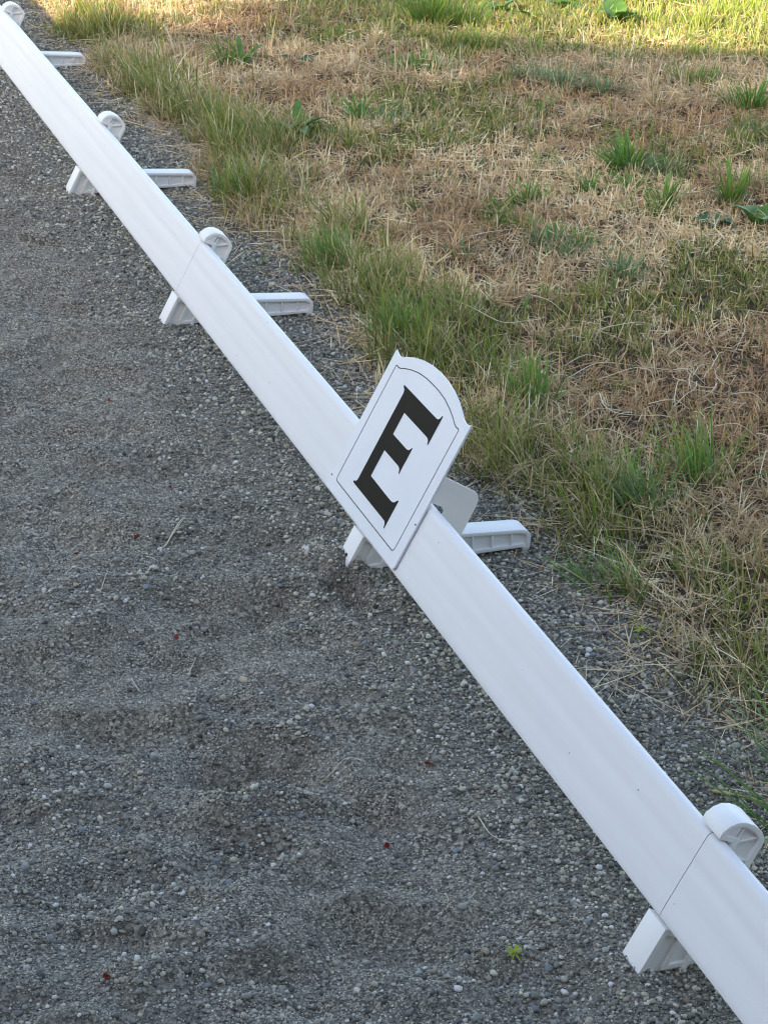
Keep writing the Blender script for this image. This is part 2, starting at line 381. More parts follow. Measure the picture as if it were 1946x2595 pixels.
# ================================================================== RAILS
def rail_profile():
    pts = []
    T = .0165
    vv = np.linspace(.0045, .099, 26)
    wav = lambda v: .00009 * math.sin(v * 2 * math.pi / .031 + .6) + .00025 * math.exp(-((v - .072) / .004) ** 2) + .0003 * ((v - .05) / .05) ** 2 - .00015
    pts.append((.0, .0032)); pts.append((.0012, .0012))
    for v in vv: pts.append((v, wav(v)))
    cx, cn, r = .1035, T / 2, T / 2
    for k in range(9):
        a = math.pi * (k + .5) / 9.0
        pts.append((cx + r * .98 * math.sin(a), cn - r * math.cos(a)))
    pts.append((.099, T)); pts.append((.004, T)); pts.append((0, T - .003))
    return [vn(v, n) for v, n in pts]
def make_rail(s0, s1, label):
    x, y = xy(s0, 0); o_ = empty('arena_rail', (x, y, 0), PH)
    bm = bmesh.new(); prof = rail_profile(); L = s1 - s0
    extrude(bm, prof, .0006, L - .0006)
    o = link('board', bm_mesh('board', bm), M_RAIL, o_); autosmooth(o, 35)
    tag(o_, label, 'rail', 'white rails in one long line'); return o_
make_rail(-2, 0, 'white plastic rail joined to the E rail where long green stems lean over gravel')
make_rail(0, 2, 'white plastic rail that carries the letter E sign')
make_rail(2, 4, 'white plastic rail past the E rail with an unjointed support under its middle')
make_rail(4, 6, 'white plastic rail joined beyond the one with the unjointed middle support')

# ================================================================== SUPPORTS
HW = .0195
def support_parts():
    head = [(.1135, -.0018), (.1225, -.0018), (.1315, .0032), (.1375, .0105), (.1402, .0195), (.1402, .0285), (.1385, .0375), (.1345, .0465), (.1285, .0528), (.1205, .0550)]
    post = [(-.080, .0), (-.0022, .0), (-.0022, .0172), (.1135, .0172)] + head + [(.02, .055), (-.052, .055)]
    post = [vn(v, n) for v, n in post]
    bar = [(.0215, .0030), (.2765, .0030), (.2798, -.0065), (.2838, -.0072), (.2888, .0020), (.2895, .0180), (.2878, .0250), (.2830, .0300), (.2750, .0328), (.1766, .0398), (.041, .0465)][::-1]
    return post, bar
def rib_mesh(p, q, t, y0, y1):
    p, q = Vector(p), Vector(q); d = (q - p).normalized(); n = Vector((-d.y, d.x)) * t / 2
    bm = bmesh.new(); extrude(bm, [tuple(p + n), tuple(q + n), tuple(q - n), tuple(p - n)], y0, y1); bevel_sharp(bm, .0006, 1); return bm_mesh('rib', bm)
def shell(name, poly, wall, hw, core_hw, bev):
    bm = bmesh.new(); ring(bm, poly, inset(poly, wall), -hw, hw)
    bevel_sharp(bm, bev, 2, 35)
    extrude(bm, inset(poly, wall * .5), -core_hw, core_hw)
    return bm_mesh(name, bm)
_post, _bar = support_parts()
ME_POST = shell('post', _post, .0066, HW, HW - .0052, .0007)
ME_BAR = shell('base_bar', _bar, .0060, HW - .0012, HW - .0062, .0007)
HUB = vn(.1135, .0215)
post_ribs = [(HUB, vn(.1365, .0225), .0024), (HUB, vn(.1285, .047), .0024), (vn(.098, .019), vn(.098, .053), .0026), (HUB, vn(.099, .030), .0024), (vn(.05, .019), vn(.05, .053), .0026), (vn(-.003, .004), vn(-.003, .052), .003)]
ME_PR = [rib_mesh(p, q, t, -HW + .0014, HW - .0014) for p, q, t in post_ribs]
bar_ribs = [((x, .006), (x, .041 - (x - .05) * .06)) for x in (.258, .2265, .195, .1635, .132, .1)]
ME_BR = [rib_mesh(p, q, .0026, -HW + .0016, HW - .0016) for p, q in bar_ribs]
def wedge():
    bm = bmesh.new(); extrude(bm, [vn(*q) for q in [(.1150, .001), (.1222, .001), (.1305, .0055), (.1366, .0125), (.1385, .0170), (.1310, .0188), (.1230, .0180), (.1150, .0185)]], -HW + .0009, HW - .0009); bevel_sharp(bm, .0008, 2, 50); return bm_mesh('rib', bm)
ME_PR.append(wedge())
for me in [ME_POST, ME_BAR] + ME_PR + ME_BR:
    for p_ in me.polygons: p_.use_smooth = True
    me.set_sharp_from_angle(angle=math.radians(38))
    me.materials.append(M_SUP)
def make_support(s, label, dz=0.0, yaw=0.0):
    x, y = xy(s, 0); r = empty('rail_support', (x, y, dz), PH + yaw)
    p = link('post', ME_POST, None, r); 
    for m in ME_PR: link('rib', m, None, p)
    b = link('base_bar', ME_BAR, None, r)
    for m in ME_BR: link('rib', m, None, b)
    tag(r, label, 'rail support', 'white plastic supports under the rails'); return r
LAB = ['white rail support beyond the near rail end', 'white rail support under the middle of the near rail',
       'white plastic support at the rail joint with stray green stems behind', 'white plastic support standing behind the letter E sign',
       'white plastic support at the rail joint just beyond the letter E sign', 'white plastic support under an unjointed rail, base bar tip in the grass',
       'white plastic support furthest along the rails, beside tawny lawn', 'white rail support past the furthest joint', 'white rail support at the last rail end']
DZ = [0, 0, 0, .002, 0, .001, .001, 0, 0]; YW = [0, 0, .0, .01, -.005, .012, .0, 0, 0]
for i, s in enumerate(SUPPORTS): make_support(s, LAB[i], DZ[i], YW[i])

# ================================================================== LETTER SIGN
def sign():
    sc_ = .9585; x, y = xy(sc_, 0); r = empty('letter_sign', (x, y, 0), PH)
    # sign coordinates: X to the reader's right (= -s), v up the face, n to the back
    def P(X, v, n): u, z = vn(v + .0030, n); return (u, -X, z)
    def plate(name, outline, n0, n1, mat, parent, bev=None):
        bm = bmesh.new(); a = [bm.verts.new(P(X, v, n0)) for X, v in outline]; b = [bm.verts.new(P(X, v, n1)) for X, v in outline]
        bm.faces.new(a); bm.faces.new(b[::-1]); n = len(a)
        for i in range(n): bm.faces.new((a[i], b[i], b[(i + 1) % n], a[(i + 1) % n]))
        if bev: bevel_sharp(bm, bev, 2, 50)
        return link(name, bm_mesh(name, bm), mat, parent)
    half = [(.1468, .236), (.140, .2333), (.130, .2320), (.119, .2340), (.106, .2395), (.085, .2470), (.060, .2530), (.03, .2572), (0, .2585)]
    def full(h, w, b):
        right = [(w, b)] + h; left = [(-X, v) for X, v in h[::-1][1:]] + [(-w, b)]
        return right + left
    out = full(half, .1468, .0025); out = arc(out, {0, len(out) - 1}, .006)
    pl = plate('face_plate', out, -.0046, -.0012, M_SIGN, r, .0005)
    # thin printed border
    hb = [(.1245, .2175), (.1215, .2195), (.114, .2188), (.106, .2205), (.095, .2250), (.076, .2305), (.052, .2355), (.026, .2380), (0, .2386)]
    bo = full(hb, .1245, .0205); bo = arc(bo, {0, len(bo) - 1}, .008)
    bi = inset(bo, .0013)
    bm = bmesh.new(); n = len(bo); A = [bm.verts.new(P(X, v, -.0049)) for X, v in bo]; B = [bm.verts.new(P(X, v, -.0049)) for X, v in bi]
    for i in range(n): bm.faces.new((A[i], A[(i + 1) % n], B[(i + 1) % n], B[i]))
    link('border_line', bm_mesh('border_line', bm), M_INK, pl)
    E_ = [(-.0735, .2060), (.0560, .2060), (.0600, .2068), (.0638, .2095), (.0660, .2150), (.0690, .2150), (.0690, .1690), (.0665, .1690), (.0640, .1730), (.0605, .1752), (.0560, .1760),
          (-.0345, .1760), (-.0345, .1405), (.0180, .1405), (.0235, .1408), (.0290, .1425), (.0335, .1482), (.0355, .1482), (.0355, .1062), (.0335, .1062), (.0310, .1105), (.0270, .1128), (.0220, .1135), (-.0345, .1135),
          (-.0345, .0700), (.0480, .0690), (.0560, .0695), (.0620, .0718), (.0685, .0782), (.0712, .0782), (.0712, .0330), (.0690, .0330), (.0670, .0375), (.0640, .0402), (.0600, .0412), (-.0700, .0412), (-.0735, .0418), (-.0735, .0440), (-.0670, .0462), (-.0645, .0500),
          (-.0645, .1955), (-.0665, .2005), (-.0735, .2035)]
    bm = bmesh.new(); vv = [bm.verts.new(P(X, v, -.0049)) for X, v in E_]; f = bm.faces.new(vv); bmesh.ops.triangulate(bm, faces=[f])
    link('letter', bm_mesh('letter', bm), M_INK, pl)
    # folded side wings that hook over the rail
    wing = [(.1545, -.0010), (.1530, .020), (.1505, .053), (.1470, .0595), (.1405, .0640), (.1310, .0660), (.0250, .0680), (.0250, .0235), (.1080, .0235), (.1130, .0180), (.1130, -.0010)]
    for X0 in (.1449, -.1449):
        bm = bmesh.new(); u0 = [bm.verts.new(P(X0 - .0012, v, n_)) for v, n_ in wing]; u1 = [bm.verts.new(P(X0 + .0012, v, n_)) for v, n_ in wing]
        bm.faces.new(u0); bm.faces.new(u1[::-1]); n = len(wing)
        for i in range(n): bm.faces.new((u0[i], u1[i], u1[(i + 1) % n], u0[(i + 1) % n]))
        bevel_sharp(bm, .0004, 1, 50); link('side_wing', bm_mesh('side_wing', bm), M_SUP, r)  # brighter white than the face plate, colour making up for weak light here
    for X0, v0 in ((.1425, .075), (-.143, .0215)):
        bm = bmesh.new(); bmesh.ops.create_uvsphere(bm, u_segments=10, v_segments=6, radius=.0013)
        sc3 = P(X0, v0, -.0048); bmesh.ops.translate(bm, verts=bm.verts, vec=sc3); link('screw', bm_mesh('screw', bm, True), M_DARK, r)
    tag(r, 'white arched arena sign with black letter E fixed to rail', 'sign')
sign()

# ================================================================== BLADES
def blade_arrays(P, L, Wd, az, th0, th1, roll, cb, ct):
    """curved tapered strips: base P, length L, width Wd, heading az, angle from vertical th0 -> th1"""
    N = len(P); ts = np.array([0, .38, .74, 1.0]); wt = np.array([.75, 1.0, .7])
    hd = np.stack([np.cos(az), np.sin(az)], 1)
    pts = [P]
    for k in range(3):
        dt = ts[k + 1] - ts[k]; th = th0 + (th1 - th0) * (ts[k] + dt / 2) ** 1.3
        step = np.concatenate([hd * np.sin(th)[:, None], np.cos(th)[:, None]], 1) * (L * dt)[:, None]
        pts.append(pts[-1] + step)
    side = np.stack([-hd[:, 1] * np.cos(roll), hd[:, 0] * np.cos(roll), np.sin(roll)], 1)
    V = np.empty((N, 7, 3)); Cc = np.empty((N, 7, 3))
    for k in range(3):
        w = side * (Wd * wt[k] / 2)[:, None]
        V[:, 2 * k] = pts[k] - w; V[:, 2 * k + 1] = pts[k] + w
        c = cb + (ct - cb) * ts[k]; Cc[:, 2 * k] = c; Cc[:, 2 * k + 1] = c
    V[:, 6] = pts[3]; Cc[:, 6] = ct
    base = np.arange(N)[:, None] * 7
    F = base + np.array([0, 1, 3, 2, 2, 3, 5, 4, 4, 5, 6])[None]
    return V.reshape(-1, 3), F.ravel(), np.tile([4, 4, 3], N), Cc.reshape(-1, 3)
def blades_mesh(name, sets):
    Vs, Fs, Ss, Cs, off = [], [], [], [], 0
    for a in sets:
        V, F, S, Cc = blade_arrays(*a); Vs.append(V); Fs.append(F + off); Ss.append(S); Cs.append(Cc); off += len(V)
    return np_mesh(name, np.concatenate(Vs), np.concatenate(Fs), np.concatenate(Ss), True, np.clip(np.concatenate(Cs), 0, 1))
GREENS = np.array([(.12, .195, .036), (.165, .23, .05), (.23, .265, .062), (.085, .155, .038), (.30, .30, .09), (.125, .205, .075)])
STRAWS = np.array([(.72, .58, .36), (.60, .44, .245), (.80, .69, .48), (.50, .335, .175), (.67, .51, .32), (.57, .41, .255)])
RUSTS = np.array([(.46, .29, .15), (.38, .23, .12), (.54, .37, .20), (.34, .21, .13)])
def pick(arr, n): return arr[rng.integers(0, len(arr), n)] * rng.uniform(.75, 1.25, (n, 1))

def in_view(n, y0, y1, margin):                       # uniform ground samples over the seen trapezoid plus a margin
    y = rng.uniform(y0, y1, n * 3); x = rng.uniform(-2.2, 2.2, n * 3)
    xc = -.01 + .0 * y; hw = .205 * np.hypot(y, CH) + margin
    k = np.abs(x - xc) < hw
    return x[k], y[k]

def lawn_blades():
    # tussock centres, then blades that fan out of them, then loose single blades
    def samp(n):
        y = rng.uniform(1.7, 7.3, n); x = rng.uniform(-1.6, 1.9, n); k = np.abs(x) < .200 * np.hypot(y, CH) + .14
        return x[k], y[k]
    cx, cy = samp(62000); m = rng.integers(3, 11, len(cx)); ch = rng.lognormal(0, .28, len(cx))
    ci_ = np.repeat(np.arange(len(cx)), m); n1 = len(ci_)
    off = rng.normal(0, .0055, (n1, 2)); x1 = cx[ci_] + off[:, 0]; y1 = cy[ci_] + off[:, 1]; az1 = np.arctan2(off[:, 1], off[:, 0]) + rng.normal(0, .7, n1)
    x2, y2 = samp(150000); n2 = len(x2)
    x = np.concatenate([x1, x2]); y = np.concatenate([y1, y2]); az = np.concatenate([az1, rng.uniform(0, 6.283, n2)])
    chh = np.concatenate([ch[ci_], rng.lognormal(-.1, .3, n2)]); cid = np.concatenate([ci_, len(cx) + np.arange(n2)])
    crand = rng.uniform(0, 1, len(cx) + n2)[cid]; crand2 = rng.uniform(0, 1, len(cx) + n2)[cid]
    s, u = su(x, y); e = u - edge_u(s)
    thin = np.clip(1 - .45 * np.exp(-((e - .05) / .09) ** 2) * sstep(3.6, 2.4, y), .2, 1)
    k = rng.uniform(0, 1, len(x)) < sstep(-.05, .06, e) * thin
    x, y, s, u, e, az, chh, crand, crand2 = (q[k] for q in (x, y, s, u, e, az, chh, crand, crand2))
    z = ground(x, y); n = len(x)
    g1 = noise(x, y, 1.7, 21) + .55 * noise(x, y, 4.4, 22) + .4 * noise(x, y, 11, 29)
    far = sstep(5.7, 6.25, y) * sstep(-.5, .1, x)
    edge = np.exp(-((e - .10) / .125) ** 2) * np.clip(.85 + .9 * noise(x, y, 2.6, 27) + .5 * noise(x, y, 8, 33), .05, 1.25)
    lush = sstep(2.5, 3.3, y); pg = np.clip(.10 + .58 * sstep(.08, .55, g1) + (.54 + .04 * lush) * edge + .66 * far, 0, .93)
    rust = sstep(-.1, .45, noise(x, y, 2.3, 23) + .4 * noise(x, y, 6, 24))
    for rx, ry, rr in ((.30, 3.75, .20), (.58, 3.25, .24), (.42, 3.45, .16), (.12, 4.35, .2), (-.42, 5.7, .25), (-.05, 4.75, .2)):
        rust = np.maximum(rust, np.exp(-((x - rx) ** 2 + (y - ry) ** 2) / rr ** 2))
    pale = sstep(-.05, .5, noise(x, y, 1.9, 25) + .5 * noise(x, y, 7, 26))
    for rx, ry, rr in ((.62, 4.05, .28), (.15, 4.85, .25), (.55, 3.75, .18), (.9, 4.2, .2), (-.02, 5.2, .2)):
        pale = np.maximum(pale, np.exp(-((x - rx) ** 2 + (y - ry) ** 2) / rr ** 2))
    isg = .75 * crand + .25 * rng.uniform(0, 1, n) < pg
    isr = (~isg) & (.6 * crand2 + .4 * rng.uniform(0, 1, n) < .08 + .62 * rust * (1 - .85 * pale))
    col = pick(STRAWS, n) * (.88 + .38 * pale)[:, None]
    col[isr] = pick(RUSTS, int(isr.sum())) * 1.1
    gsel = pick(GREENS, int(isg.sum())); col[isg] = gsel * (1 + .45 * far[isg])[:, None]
    clump = chh * np.clip(.95 + .5 * noise(x, y, 16, 28), .3, 1.6)
    tall = np.clip(edge, 0, 1.1)
    L = (rng.gamma(5, .0040, n) + .007) * clump
    L = L * (1 + (.9 + .6 * lush) * tall * isg + (.7 + .45 * lush) * tall * (~isg)); L = np.clip(L, .010, .13)
    Wd = np.where(isg, rng.uniform(.0015, .0030, n), rng.uniform(.0013, .0029, n)) * np.clip(.62 + .12 * y, .75, 1.35)
    th0 = np.where(isg, np.abs(rng.normal(.30, .22, n)), np.abs(rng.normal(.60, .38, n)))
    th1 = th0 + np.where(isg, rng.uniform(.1, .9, n), rng.uniform(-.3, .8, n))
    lay = (~isg) & (rng.uniform(0, 1, n) < .36)
    nl = int(lay.sum()); th0[lay] = rng.uniform(1.25, 1.55, nl); th1[lay] = th0[lay] + rng.uniform(-.25, .25, nl); L[lay] *= 1.15; Wd[lay] *= .8
    lean = (tall > .35) & isg; ang = math.atan2(-BX[1], -BX[0]); nl = int(lean.sum())
    az[lean] = np.where(rng.uniform(0, 1, nl) < .45, rng.normal(ang - .5, .7, nl), az[lean])
    zz = z - .002 + lay * rng.uniform(.002, .018, n)
    P = np.stack([x, y, zz], 1)
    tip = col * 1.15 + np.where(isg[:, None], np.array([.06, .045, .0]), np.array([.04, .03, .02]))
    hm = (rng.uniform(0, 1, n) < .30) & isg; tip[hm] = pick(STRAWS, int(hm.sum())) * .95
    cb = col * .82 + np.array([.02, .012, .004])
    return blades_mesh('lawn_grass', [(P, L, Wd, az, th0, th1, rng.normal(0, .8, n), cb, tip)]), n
lm, nb = lawn_blades()
tag(link('lawn_grass', lm, M_GRASS), 'short mown lawn of mixed green, straw and rust dry grass', 'grass', kind='stuff')
print('lawn blades', nb)

# clippings and dead straw lying along the lawn edge and on the stones
def litter():
    n = 9500; s = rng.uniform(-.9, 6, n); e = rng.normal(.045, .10, n); e = np.maximum(e, rng.normal(-.06, .02, n)); u = edge_u(s) + e - .005
    x, y = xy(s, u); k = (u > .03) & (np.abs(x) < .205 * np.hypot(y, CH) + .1) & (noise(x, y, 9, 40) > -.12)
    x, y = x[k], y[k]; n = len(x)
    P = np.stack([x, y, ground(x, y) + rng.uniform(.003, .011, n) + rng.uniform(.0, .022, n) * (u[k] - edge_u(s[k]) > .03)], 1)
    L = rng.gamma(3, .016, n) + .012; th = rng.uniform(1.42, 1.62, n); c = pick(STRAWS, n) * rng.uniform(.8, 1.15, (n, 1))
    return blades_mesh('straw_litter', [(P, L, rng.uniform(.0008, .0017, n), rng.uniform(0, 6.28, n), th, th + rng.uniform(-.12, .2, n), rng.normal(0, .5, n), c, c * 1.1)])
tag(link('straw_litter', litter(), M_STRAW), 'thin dead straw scattered over gravel along the lawn edge', 'straw', kind='stuff')

# ================================================================== GRASS TUFTS (each a thing)
def tuft(x, y, n, h, spread, wide, label, cols, lean=None, out=.35, group=None, cat='grass'):
    z = gz(x, y); n = int(n * 1.4); h *= .88; wide *= 1.0; r = np.minimum(np.abs(rng.normal(0, spread * .8, n)), spread * rng.uniform(.9, 1.3, n)); a = rng.uniform(0, 6.283, n)
    px, py = r * np.cos(a), r * np.sin(a) * .8
    P = np.stack([px, py, ground(x + px, y + py) - z - .003], 1)
    L = h * rng.uniform(.45, 1.1, n); az = a + rng.normal(0, .5, n)
    if lean is not None: az = np.where(rng.uniform(0, 1, n) < .6, rng.normal(lean, .35, n), az)
    th0 = np.abs(rng.normal(out, .2, n)); th1 = th0 + rng.uniform(.1, .9, n)
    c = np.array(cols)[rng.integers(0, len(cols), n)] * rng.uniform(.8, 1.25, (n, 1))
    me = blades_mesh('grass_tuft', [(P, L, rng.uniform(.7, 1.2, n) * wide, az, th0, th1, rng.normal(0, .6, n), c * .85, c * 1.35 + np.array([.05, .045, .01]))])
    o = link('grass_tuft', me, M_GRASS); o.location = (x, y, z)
    return tag(o, label, cat, group or 'green grass tufts in the lawn')
GA = [(.08, .20, .033), (.105, .235, .042), (.062, .16, .038)]
GB = [(.11, .185, .09), (.13, .21, .11), (.09, .16, .075)]       # bluish green
GY_ = [(.15, .215, .042), (.195, .235, .055), (.115, .185, .04)]
tuft(.085, 6.18, 150, .17, .055, .004, 'tallest bright grass tuft in the lawn, straddling the edge of the sun', GY_ + GA)
tuft(.19, 6.22, 90, .12, .06, .004, 'grass tuft touching the tallest tuft, near broad sunlit leaves', GY_ + GA)
tuft(.43, 5.50, 130, .085, .07, .003, 'wide bluish grass tuft in the dry lawn, low and spreading', GB)
tuft(.54, 5.46, 70, .07, .05, .003, 'small bluish grass tuft beside the wide bluish tuft', GB)
tuft(.93, 5.36, 130, .12, .06, .0035, 'tall dense grass tuft at the lawn side away from rails', GA)
tuft(.80, 5.62, 90, .075, .06, .003, 'short grass tuft behind the tall dense tuft', GA + GY_)
tuft(.545, 4.72, 85, .13, .035, .0045, 'broad bladed grass tuft leaning one way in the dry lawn', GA, lean=2.2, out=.5)
tuft(.62, 4.70, 50, .09, .04, .0035, 'bluish grass tuft against the leaning broad bladed tuft', GB)
tuft(.60, 4.46, 45, .09, .035, .004, 'grass tuft in straw in front of the leaning broad bladed tuft', GA)
tuft(.755, 4.47, 36, .13, .022, .0058, 'upright tuft of few wide yellow-green blades in straw', GA + GY_, out=.18)
tuft(.29, 4.43, 20, .085, .022, .005, 'sparse little tuft of wide blades in brown lawn', GA, out=.25)
tuft(.345, 5.22, 60, .06, .045, .003, 'low grass tuft between the bluish tufts and pale straw', GA + GY_)
tuft(.05, 5.62, 120, .075, .09, .003, 'broad dark grass tuft between straw patches', GA)
tuft(.22, 5.95, 90, .08, .06, .0032, 'grass tuft behind the broad dark tuft', GA + GY_)
tuft(.36, 4.08, 60, .075, .07, .003, 'bluish grass tuft by pale straw tangle', GB)
tuft(.47, 3.92, 60, .06, .07, .003, 'thin bluish grass tuft on pale straw', GB)
tuft(.86, 4.60, 50, .07, .05, .003, 'thin grass tuft behind lobed leaf weeds', GB + GA)
tuft(.62, 5.85, 80, .06, .07, .003, 'low grass tuft below the sunlit broad leaves', GA + GY_)
tuft(.86, 5.95, 90, .065, .07, .003, 'grass tuft at the edge of the sunlight', GY_)
tuft(-.10, 5.12, 28, .11, .03, .0062, 'wide bladed tuft beside the leafy rosette near the lawn edge', GA, out=.55)
tuft(-.47, 5.62, 28, .12, .035, .0055, 'wide bladed tuft next to round leaf weed', GA + GY_, out=.6)
tuft(.405, 2.87, 70, .13, .045, .0026, 'long thin grass tuft hanging over gravel beside the E sign support', GA + GB, lean=2.6, out=.45)
tuft(.50, 2.98, 80, .14, .05, .0028, 'long thin grass tuft behind the overhanging tuft', GA + GY_, lean=2.0, out=.35)
tuft(.25, 3.28, 60, .12, .04, .0026, 'thin grass tuft at the lawn edge behind the E sign', GA + GY_, lean=1.9, out=.3)
tuft(.02, 3.56, 80, .13, .05, .0028, 'thick green tuft at lawn edge between E sign and next support', GA + GY_, lean=1.9, out=.3)
tuft(-.13, 3.98, 80, .12, .05, .0028, 'long green tuft leaning over gravel behind the jointed support', GA, lean=2.0, out=.3)
tuft(-.36, 4.42, 80, .11, .05, .0028, 'green tuft at the tip of a support base bar', GA + GY_, lean=1.8, out=.3)
tuft(.36, 2.60, 45, .12, .03, .0022, 'loose straggling tuft rooted in gravel beyond the lawn edge', GA + [(.3, .26, .12)], lean=2.5, out=.6)
tuft(.30, 2.63, 30, .09, .03, .002, 'wispy tuft rooted in gravel between straw', GA + GB, lean=2.9, out=.7)
tuft(.53, 2.08, 34, .24, .035, .0028, 'long loose green stems leaning over gravel at near support', GA + GB, lean=2.5, out=.55)
tuft(.49, 2.01, 16, .22, .03, .0026, 'few long green stems reaching low across the gravel', GA + GB, lean=2.75, out=.9)
tuft(-.275, 3.98, 9, .075, .012, .0022, 'tiny dark tuft rooted on the arena side of the rail', GA)

for i, (tx, ty, nb_, hh) in enumerate([(.78, 6.42, 90, .07), (.92, 6.36, 90, .075), (1.02, 6.5, 80, .07), (.45, 6.62, 90, .08), (.72, 6.6, 90, .08), (.88, 6.65, 90, .08), (.2, 6.62, 80, .09), (1.12, 6.62, 80, .07)]):
    tuft(tx, ty, nb_, hh, .07, .0035, 'bright yellow-green grass tuft standing in full sunlight', [(.24, .34, .06), (.30, .38, .08), (.20, .30, .06)])
for i in range(34):
    ty = random.uniform(3.9, 6.1); tx = random.uniform(-.05, .195 * ty + .05)
    if su(tx, ty)[1] < .62: continue
    tuft(tx, ty, random.randint(14, 45), random.uniform(.045, .085), random.uniform(.02, .05), random.uniform(.0026, .0042), 'small low green grass tuft dotted in straw coloured lawn', random.choice([GA, GB, GA + GY_]), out=random.uniform(.3, .7), group='small green tufts dotted through the lawn')
# ================================================================== BROADLEAF WEEDS
def leaf_mesh(L, W_, fold, curl, lobes=0, nseg=8):
    V, F = [], []
    for i in range(nseg + 1):
        t = i / nseg; w = W_ / 2 * (math.sin(math.pi * min(1, t * .93 + .05)) ** .8) * (1 + (.22 * math.sin(t * math.pi * 2 * lobes) if lobes else 0))
        if t < .12: w *= .45
        x = L * math.sin(t * curl) / max(curl, .01); z = L * (1 - math.cos(t * curl)) / max(curl, .01) * -1
        V += [(x, -w, z + w * fold), (x, 0, z), (x, w, z + w * fold)]
    for i in range(nseg):
        a = i * 3; F += [(a, a + 1, a + 4, a + 3), (a + 1, a + 2, a + 5, a + 4)]
    me = bpy.data.meshes.new('leaf'); me.from_pydata(V, [], F)
    for p in me.polygons: p.use_smooth = True
    return me
LEAFS = {'long': leaf_mesh(.10, .026, .45, .7), 'wide': leaf_mesh(.075, .05, .35, .8), 'lobed': leaf_mesh(.06, .055, .5, .9, 4, 14), 'strap': leaf_mesh(.09, .013, .5, .9)}
LEAFS2 = {k: m.copy() for k, m in LEAFS.items()}
for m in LEAFS.values(): m.materials.append(M_LEAF)
for m in LEAFS2.values(): m.materials.append(M_LEAFD)
def weed(x, y, kind, n, sc, label, dark=False, up=.6, az0=None, zoff=.012):
    r = empty('broadleaf_weed', (x, y, gz(x, y) + zoff))
    for i in range(n):
        me = (LEAFS2 if dark else LEAFS)[kind]
        o = link('leaf', me, None, r); a = (az0 + (i - n / 2) * .5) if az0 is not None else i * 6.283 / n + random.uniform(-.35, .35)
        o.rotation_euler = (random.uniform(-.4, .4), -up * random.uniform(.5, 1.4), a); k = sc * random.uniform(.7, 1.2); o.scale = (k, k, k)
        o.location = (.006 * math.cos(a), .006 * math.sin(a), -zoff * .8)
    return tag(r, label, 'weed', 'broadleaf weeds in the lawn')
weed(.66, 6.33, 'wide', 7, 1.35, 'large pale broad leaves at the edge of the sunlight', up=.75, zoff=.02)
weed(.30, 6.42, 'wide', 6, .9, 'broad leafed weed in sun behind the tallest tuft', up=.9)
weed(.50, 6.50, 'wide', 5, .9, 'broad leafed weed in full sun', up=.8)
weed(.40, 6.30, 'wide', 4, .7, 'small broad leafed weed between sunlit weeds', up=.8)
weed(-.245, 4.98, 'long', 9, 1.05, 'rosette of long pointed green leaves near the lawn edge', up=.7)
weed(-.44, 5.66, 'strap', 9, 1.1, 'strap leafed rosette in rusty grass', up=.8)
weed(-.285, 5.66, 'wide', 2, .8, 'upright rounded dark green leaf in rusty grass', True, up=1.3)
weed(.70, 4.32, 'lobed', 4, .85, 'single dark lobed leaf weed in straw', True, up=.5, zoff=.025)
weed(.80, 4.36, 'wide', 4, .95, 'bright broad leafed weed beside dark lobed leaf', up=.9, zoff=.02)
weed(.90, 4.38, 'lobed', 5, .8, 'green lobed weed past the bright broad leafed one', up=.7, zoff=.02)
weed(.86, 4.45, 'lobed', 3, .6, 'small dark weed behind the bright broad leafed one', True, up=.7, zoff=.02)
weed(-.04, 6.10, 'wide', 3, .6, 'small dark leaved weed in tawny grass by the sun edge', True, up=.8)
weed(.30, 3.85, 'lobed', 4, .5, 'small grey-green weed among pale straw', up=.8)
weed(.25, 3.68, 'strap', 5, .5, 'little upright green weed in straw', up=1.2)
weed(-.42, 4.62, 'strap', 4, .45, 'tiny leafy weed by grass edge and support bar', up=1.1)

# ================================================================== STRAW STALKS, LEAF SCRAPS, SPROUTS
def stalk(pts, r, label, col, group, cat='straw', lift=.004, name='straw_stalk', head=False):
    """pts: ground points; a thin jointed tube that follows them"""
    P = []
    n = len(pts)
    for i in range(n - 1):
        for k in range(4):
            t = k / 4; P.append((pts[i][0] * (1 - t) + pts[i + 1][0] * t, pts[i][1] * (1 - t) + pts[i + 1][1] * t, pts[i][2] * (1 - t) + pts[i + 1][2] * t))
    P.append(pts[-1]); P = np.array(P, float)
    for _ in range(2): P[1:-1] = .5 * P[1:-1] + .25 * (P[:-2] + P[2:])
    gh = ground(P[:, 0], P[:, 1]); Z = gh + lift + P[:, 2]
    o3 = Vector((P[0, 0], P[0, 1], Z[0])); bm = bmesh.new(); rings = []
    Q = [Vector((P[i, 0], P[i, 1], Z[i])) - o3 for i in range(len(P))]
    for i, q in enumerate(Q):
        d = (Q[min(i + 1, len(Q) - 1)] - Q[max(i - 1, 0)]).normalized(); a = d.cross(Vector((0, 0, 1))).normalized(); b = a.cross(d)
        t = i / (len(Q) - 1); rr = r * (1 - .6 * t)
        if head and t > .6: rr = r * (1 + 1.5 * math.sin((t - .6) / .4 * math.pi) * (1 + .5 * ((i % 2) * 2 - 1)))
        rings.append([bm.verts.new(q + (a * math.cos(k * 1.5708) + b * math.sin(k * 1.5708)) * rr) for k in range(4)])
    for i in range(len(rings) - 1):
        for k in range(4): bm.faces.new((rings[i][k], rings[i][(k + 1) % 4], rings[i + 1][(k + 1) % 4], rings[i + 1][k]))
    bm.faces.new(rings[0]); bm.faces.new(rings[-1][::-1])
    me = bm_mesh(name, bm, True); at = me.attributes.new('col', 'FLOAT_COLOR', 'POINT')
    at.data.foreach_set('color', np.tile([*col, 1.0], len(me.vertices)))
    o = link(name, me, M_STRAW); o.location = o3
    return tag(o, label, cat, group)
